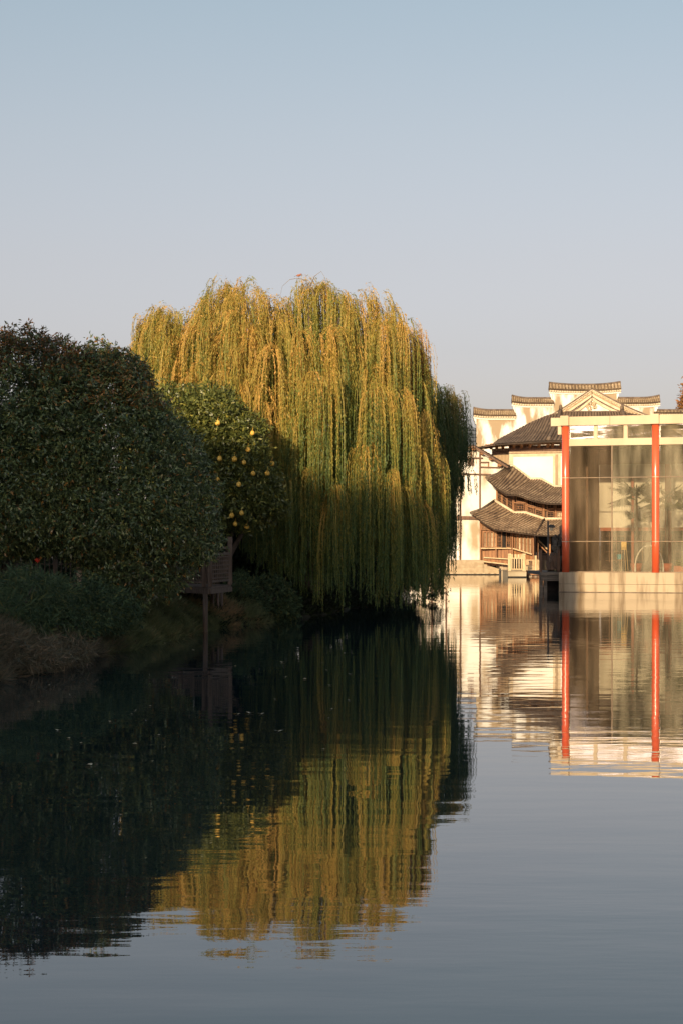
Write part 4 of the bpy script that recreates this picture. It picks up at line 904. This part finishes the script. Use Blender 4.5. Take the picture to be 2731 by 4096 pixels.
# ---------------- dark dock beside the glass hall
DK = 107.0
dc = thing('dark_dock', 'shaded wooden dock with a dark railing against the glass hall', 'dock', (X(2200,DK),DK,0))
t = MB(); t.box(X(2157,DK),X(2241.5,DK),DK-.4,DK+7,Z(2300,DK),Z(2288,DK)); t.build('deck','dock',dc)
for k in range(3):
    t = MB(); t.box(X(2160,DK),X(2241,DK),DK-.35,DK-.2,Z(2323-k*7.6,DK),Z(2317-k*7.6,DK)); t.build('side_plank','dock',dc)
for x in (2161,2178):
    t = MB(); t.box(X(x,DK)-.09,X(x,DK)+.09,DK-.19,DK,-.5,Z(2300,DK)-.002); t.build('leg','dock',dc)
t = MB(); t.box(X(2178,DK),X(2241,DK),DK+.8,DK+.9,-.4,Z(2300,DK)-.003); t.build('under_deck_shade','dark',dc)  # near-black sheet added as the shade under the deck
for x in (2160,2232):
    t = MB(); c = X(x,DK-.2); t.box(c-.07,c+.07,DK-.3,DK-.16,Z(2288,DK)+.002,Z(2198,DK)); t.build('rail_post','wood_dark',dc)
for y in (2214,2222,2276):
    t = MB(); t.box(X(2165,DK),X(2227.5,DK),DK-.26,DK-.2,Z(y+2.5,DK),Z(y,DK)); t.build('rail','wood_dark',dc)
for k in range(11):
    c = X(2168+k*5.6,DK); t = MB(); t.box(c-.018,c+.018,DK-.25,DK-.21,Z(2276,DK),Z(2225,DK)); t.build('picket','wood_dark',dc)
lp = thing('lamp_post', 'slim dark lamp post with a square lantern on the shaded dock', 'lamp post', (X(2190,DK+.4),DK+.4,Z(2288,DK)))
t = MB(); c = X(2190,DK+.4); t.box(c-.045,c+.045,DK+.36,DK+.44,Z(2288,DK)+.002,Z(2083,DK)); t.build('pole','iron',lp)
t = MB(); t.box(c+.02,c+.36,DK+.22,DK+.56,Z(2110,DK),Z(2103,DK)); t.hexa([(c+.02,DK+.22,Z(2102.8,DK)),(c+.36,DK+.22,Z(2102.8,DK)),(c+.36,DK+.56,Z(2102.8,DK)),(c+.02,DK+.56,Z(2102.8,DK))],[(c+.12,DK+.32,Z(2098,DK)),(c+.26,DK+.32,Z(2098,DK)),(c+.26,DK+.46,Z(2098,DK)),(c+.12,DK+.46,Z(2098,DK))]); t.build('lantern_roof','iron',lp)
t = MB(); t.box(c+.11,c+.27,DK+.31,DK+.47,Z(2122,DK),Z(2110.2,DK)); t.build('lantern','paper',lp)
rk = thing('rockery', 'tall dark rockery stones beside the first red column', 'rockery', (X(2235,110),110,1))
def rock(cx,cy,cz,rx,ry,rz,sd):
    t = MB(); nu, nv = 16, 11; rr = random.Random(sd); ph = [rr.uniform(0,6.28) for _ in range(8)]
    for j in range(nv+1):
        for i in range(nu):
            a = 2*math.pi*i/nu; b = math.pi*j/nv
            k = 1+.18*math.sin(3*a+ph[0]+2*b)+.14*math.sin(5*b+ph[1]+a)+.12*math.sin(7*a+ph[2])*math.sin(4*b+ph[3])+rr.uniform(-.07,.07)
            if j in (0,nv): k = 1
            t.v.append((cx+rx*k*math.sin(b)*math.cos(a), cy+ry*k*math.sin(b)*math.sin(a), cz+rz*k*math.cos(b)))
    for j in range(nv):
        for i in range(nu): t.f.append((j*nu+i, j*nu+(i+1)%nu, (j+1)*nu+(i+1)%nu, (j+1)*nu+i))
    t.build('rock','rock',rk)
for i,(x,y,rx,rz) in enumerate([(2250,2255,34,40),(2222,2240,26,36),(2252,2200,26,38),(2228,2190,18,30),(2255,2140,20,40),(2240,2165,16,26),(2200,2262,20,26),(2262,2095,13,32),(2218,2160,10,18)]):
    D = 109.5+.2*(i%3); rock(X(x,D),D,Z(y,D),rx*D/F,.6,rz*D/F,i)

# ------------------------------------------------------------------ glass hall with red columns
O = Vector((11.93,106.0,0)); U = Vector((math.cos(math.radians(19)),-math.sin(math.radians(19)),0)); NN = Vector((U.y,-U.x,0))
NN = Vector((-math.sin(math.radians(19)),-math.cos(math.radians(19)),0))
def fp_(u,n,z): return O+U*u+NN*n+Vector((0,0,z))
def fbox(t,u0,u1,n0,n1,z0,z1):
    t.hexa([fp_(u0,n1,z0),fp_(u1,n1,z0),fp_(u1,n0,z0),fp_(u0,n0,z0)],[fp_(u0,n1,z1),fp_(u1,n1,z1),fp_(u1,n0,z1),fp_(u0,n0,z1)])
def fb(name,mat,parent,*a):
    t = MB(); fbox(t,*a); return t.build(name,mat,parent)
gh = thing('glass_hall', 'modern glass hall with red round columns and cream beams on a stone plinth', 'building', (O.x,O.y,0))
SP = 4.8; NB = 3; ZB = 1.05; UE = SP*NB
fb('plinth','stone_stain',gh,-.3,UE+.6,-9,.40,-.6,ZB-.62)
fb('plinth_course','stone_stain',gh,-.3,UE+.6,-9,.395,ZB-.605,ZB)
for k in range(7): fb('plinth_joint','tan',gh,.55+k*2.4,.562+k*2.4,.401,.404,.06,ZB)
fb('waterline_stain','ridge',gh,-.32,UE+.6,.401,.42,-.3,.03)
for k in range(NB+1):
    u = k*SP; t = MB()
    t.tube([fp_(u,.12,ZB+.002),fp_(u,.12,2.68),fp_(u,.12,6.05),fp_(u,.12,8.80)], .195, 28)
    c = t.build('column','red',gh,True)
    t = MB()
    for zz in (2.68,6.07): t.tube([fp_(u,.12,zz-.014),fp_(u,.12,zz+.014)], .198, 28)
    t.build('column_joint','cream',c)
    fb('column_cap','paint',gh,u-.22,u+.22,-.12,.42,8.84,9.36)
for k in range(NB):
    fb('top_beam','paint',gh,k*SP+.222,k*SP+SP/2-.008,-.05,.22,8.84,9.31); fb('top_beam','paint',gh,k*SP+SP/2+.008,(k+1)*SP-.222,-.05,.22,8.84,9.31)
    fb('lower_beam','paint',gh,k*SP+.10,(k+1)*SP-.10,-.05,.10,7.76,8.13)
    fb('beam_stub','paint',gh,k*SP+SP/2-.05,k*SP+SP/2+.05,.102,.13,7.765,8.125)
    for f in (1/3,2/3): fb('clerestory_mullion','paint',gh,k*SP+SP*f-.10,k*SP+SP*f+.10,-.05,.06,8.132,8.838)
    um = k*SP+SP*.515
    fb('vertical_mullion','mull',gh,um-.022,um+.022,-.03,.05,ZB+.002,7.758)
    for zz in (6.07,2.69): fb('horizontal_mullion','mull',gh,k*SP+.12,um-.024,-.03,.045,zz-.022,zz+.022); fb('horizontal_mullion','mull',gh,um+.024,(k+1)*SP-.12,-.03,.045,zz-.022,zz+.022)
    fb('bottom_mullion','mull',gh,k*SP+.12,um-.024,-.03,.045,ZB+.002,ZB+.05); fb('bottom_mullion','mull',gh,um+.024,(k+1)*SP-.12,-.03,.045,ZB+.002,ZB+.05)
    for zz0, zz1 in ((ZB+.05,2.66),(2.72,6.04),(6.10,7.757)):
        for (a, b) in ((k*SP+.12,um-.024),(um+.024,(k+1)*SP-.12)):
            first = (k == 0 and a < 1)
            t = MB(); t.add([fp_(a,0,zz0),fp_(b,0,zz0),fp_(b,0,zz1),fp_(a,0,zz1)],[(0,1,2,3)])
            t.build('glass_pane','glass_brown' if first else 'glass',gh)
            # pale sealant edges
            e = MB(); fbox(e,a,a+.012,-.01,.012,zz0,zz1); fbox(e,b-.012,b,-.01,.012,zz0,zz1); e.build('pane_edge','mull',gh)
    edges = [k*SP+.12,k*SP+SP/3-.10,k*SP+SP/3+.10,k*SP+2*SP/3-.10,k*SP+2*SP/3+.10,(k+1)*SP-.12]
    for a, b in ((edges[0],edges[1]),(edges[2],edges[3]),(edges[4],edges[5])):
        t = MB(); t.add([fp_(a,0,8.13),fp_(b,0,8.13),fp_(b,0,8.84),fp_(a,0,8.84)],[(0,1,2,3)]); t.build('clerestory_pane','glass_top',gh)
fb('beam_end','paint',gh,-.78,-.222,-.05,.20,8.83,9.27); fb('beam_tail','paint',gh,-.42,-.225,-.05,.12,8.38,8.82)
fb('roof','cream',gh,-.15,UE+.15,-9,-.06,9.1,9.28)
fb('ceiling','dark',gh,-.1,UE+.1,-8.9,-.06,7.95,8.1)
fb('floor','floor',gh,-.1,UE+.4,-8.9,-.06,ZB+.003,ZB+.02)
# side glazing and back
fb('side_wall','partition',gh,-.10,.02,-8.59,-.12,ZB+.021,7.94)
t = MB(); t.add([fp_(UE+.02,-.1,ZB+.02),fp_(UE+.02,-8.8,ZB+.02),fp_(UE+.02,-8.8,7.9),fp_(UE+.02,-.1,7.9)],[(0,1,2,3)]); t.build('side_pane','glass',gh)
fb('back_wall','greywall',gh,.025,UE+.1,-8.9,-8.6,3.5,7.1)
fb('back_upper_wall','partition',gh,-.1,UE+.1,-8.9,-8.6,7.102,7.95)
fb('back_lower_wall','dark',gh,.1,UE+.1,-8.9,-8.7,ZB+.02,3.3)
fb('back_beam','redbrown',gh,.1,UE+.1,-8.9,-8.45,3.302,3.498)
for u in (2.0,5.9,9.5): fb('inner_column','redbrown',gh,u-.07,u+.07,-8.44,-8.24,ZB+.02,6.3)
for u in (.6,1.0,1.5,2.5,3.0,3.6,4.3,4.9):
    fb('shelf_frame','partition',gh,u-.02,u+.02,-8.68,-8.6,1.5,3.2)
for z0 in (1.6,2.1,2.55,3.0): fb('shelf','partition',gh,.4,5.4,-8.59,-8.5,z0,z0+.025)
fb('inner_pillar','wood_dark',gh,.10,.22,-4.79,-4.6,ZB+.021,7.9)
fb('wide_inner_post','redbrown',gh,4.2,4.5,-6.6,-6.2,ZB+.02,7.0)
fb('wall_panel','white',gh,2.05,5.75,-6.0,-5.9,6.2,6.75) if False else None
# potted palms inside
def palm(label, u, n, zc, rad, nf, base=ZB+.02):
    c = fp_(u,n,zc); r = thing('potted_palm', label, 'palm', fp_(u,n,base), 'palms inside the glass hall')
    t = MB(); t.tube([fp_(u,n,base+.42),fp_(u+.05,n,(base+zc)/2),c],[.09,.07,.06],8); t.build('trunk','bark',r,True)
    t = MB(); t.tube([fp_(u,n,base+.001),fp_(u,n,base+.45)],[.24,.34],16); t.build('pot','redbrown',r,True)
    Q = []; 
    for k in range(nf):
        a = 2.4*k; el_ = random.uniform(-.2,.9); L = rad*random.uniform(.75,1.1)
        d = Vector((math.cos(a)*math.cos(el_),math.sin(a)*math.cos(el_),math.sin(el_)))
        # fan of leaflets at the end of a petiole
        st = c+d*L*.55+Vector((0,0,-.12*L)); side = d.cross(Vector((0,0,1))).normalized()
        m = 17
        for i in range(m):
            th = (i/(m-1)-.5)*3.6; dd = (d*math.cos(th)+side*math.sin(th)); dd.z -= .35+.25*abs(th)
            dd.normalize()
            b = np.array([list(st)]); Q.append(leaves(b, np.array([list(dd)]), L*.66*(1-.18*abs(th)), .085, .2, roll=np.array([[0,0.1,1.]])))
        w_ = np.array(side)*.012; Q.append(np.stack([[np.array(c)-w_,np.array(c)+w_,np.array(st)+w_,np.array(st)-w_]]))
    V = np.concatenate(Q); quads('fronds', V, rng.uniform(0,1,len(V)), 'palm', r)
palm('tall indoor palm whose fronds press against the glass left of the second red column', 3.35, -2.2, 5.25, 1.45, 24)
palm('small indoor palm with drooping fronds below the tall one', 3.2, -3.0, 4.0, .95, 8)
palm('indoor palm with a dark trunk right of the second red column', 5.0, -2.0, 5.0, 1.5, 22)
palm('indoor palm standing in the bay beyond the right edge of the photo', 10.0, -2.4, 5.0, 1.4, 12)
ar = thing('rope_arch', 'white rope wrapped arch standing inside behind the lower glass', 'arch', fp_(4.3,-1.6,ZB))
t = MB(); t.tube([fp_(4.15+.75*math.cos(a), -1.6, ZB+.25+1.15*math.sin(a)+.02) for a in [math.pi*(1-i/24) for i in range(25)]], [.03+.008*(i%2) for i in range(25)], 8); t.build('arch_hoop','whitemetal',ar)
for du in (-.75,.75):
    t = MB(); t.tube([fp_(4.15+du,-1.6,ZB+.02),fp_(4.15+du,-1.6,ZB+.27)],.05,8); t.build('arch_foot','whitemetal',ar)
es = thing('easel', 'wooden easel holding a yellow board inside the glass hall', 'easel', fp_(2.75,-1.8,ZB))
t = MB(); fbox(t,2.62,2.90,-1.8,-1.77,2.25,2.68); t.build('board','yellow',es)
for a, b in ((2.66,2.60),(2.86,2.98)):
    t = MB(); t.tube([fp_(a,-1.83,2.7),fp_(b,-1.83,ZB+.02)],.018,6); t.build('leg','wood_pale',es)
t = MB(); t.tube([fp_(2.76,-1.84,2.6),fp_(2.76,-2.3,ZB+.02)],.018,6); t.build('leg','wood_pale',es)
bb = thing('plastic_tub', 'blue plastic tub on a stand next to the easel', 'tub', fp_(2.4,-2.2,ZB))
t = MB(); t.tube([fp_(2.45,-2.2,ZB+.68),fp_(2.45,-2.2,ZB+.95)],[.15,.2],14); t.build('tub','blue',bb)
t = MB(); fbox(t,2.3,2.6,-2.35,-2.05,ZB+.62,ZB+.678); fbox(t,2.42,2.48,-2.23,-2.17,ZB+.02,ZB+.618); fbox(t,2.33,2.57,-2.32,-2.08,ZB+.021,ZB+.06); t.build('stand','wood_dark',bb)
fl = thing('planter', 'low orange planter with green leaves at the foot of the right palm', 'planter', fp_(5.9,-1.2,ZB))
t = MB(); fbox(t,5.55,6.6,-1.4,-1.1,ZB+.02,ZB+.35); t.build('box','redbrown',fl)
c = fp_(6.05,-1.25,ZB+.45); V,T = cloud([(c.x,c.y,c.z,.5,.2,.18)],40,6,.14,.05,layers=(1,.7)); quads('leaves',V,T,'pomelo_leaf',fl)

# ------------------------------------------------------------------ trees on the bank behind the viewpoint (they throw the shade and show in the glass)
def bigtree(x, y, top, r, lab):
    g = thing('broadleaf_tree', lab, 'tree', (x,y,1.3), 'tall trees on the bank behind the viewpoint')
    lm = [(x,y,top-r,r*1.4,r,r),(x+.3*r,y+.5,top-2.1*r,r*1.15,r,r),(x-.3*r,y,top-3.1*r,r*1.1,r,r)]
    V,T = cloud(lm, 1.4, 9, .75, .42, layers=(1,.85,.6), spread=.55, rough_amp=.05); quads('crown', V, T, 'backtree', g)
    t = MB(); tree_trunk(t,(x,y,1.0),[(x,y,top-r),(x+2,y,top-2*r)],.5); t.build('trunk','bark',g,True)
i = 0
for x, top in [(-12,20.9),(-16.5,21.5),(-21,21.2),(-25.5,21.6),(-30,21.3),(-35,21.5),(-40,21.7),(-47,18.0),(-53,16.2),(-59,15.0),(-65,16.8),(-71,15.4),(-78,17.0),(-85,15),(-92,16.5)]:
    bigtree(x, -20+((i*37)%5-2)*.3, top, 4.0, 'tall dark broadleaf tree in the close row behind the viewpoint'); i += 1
mb = MB(); mb.box(-110,-8.8,-60,-.5,-1,1.31) if False else None

# ------------------------------------------------------------------ floating leaves
spots = [(1130,2650),(655*1.742,1555*1.742),(345*1.742,1622*1.742),(135*1.742,1678*1.742),(205*1.742,1758*1.742),(255*1.742,1658*1.742),(790*1.742,1500*1.742),(575*1.742,1638*1.742),(600*1.742,1640*1.742),(640*1.742,1680*1.742),(310*1.742,1710*1.742),(700*1.742,1560*1.742),(740*1.742,1522*1.742),(90*1.742,1612*1.742)]
for k in range(22): spots.append((random.uniform(150,1500), random.uniform(2560,3050)))
for k, (px,py) in enumerate(spots):
    D = F*EYE/(py-HZ); c = Vector((X(px,D),D,.006)); a = random.uniform(0,6.28); s = random.uniform(.025,.05)*(1.5 if k < 14 else 1)
    t = MB(); pts = []
    for i in range(8):
        th = 2*math.pi*i/8; r_ = s*(1 if i%4 == 0 else .62 if i%2 else .42); q = Vector((math.cos(th)*r_, math.sin(th)*r_*1.0, .25*s*abs(math.cos(th))))
        pts.append(c+Matrix.Rotation(a,3,'Z')@q)
    t.add(pts+[c], [(i,(i+1)%8,8) for i in range(8)])
    o = t.build('floating_leaf','leaffloat'); tag(o, 'small pale fallen leaf floating on the dark water', 'leaf', 'fallen leaves floating on the pond')
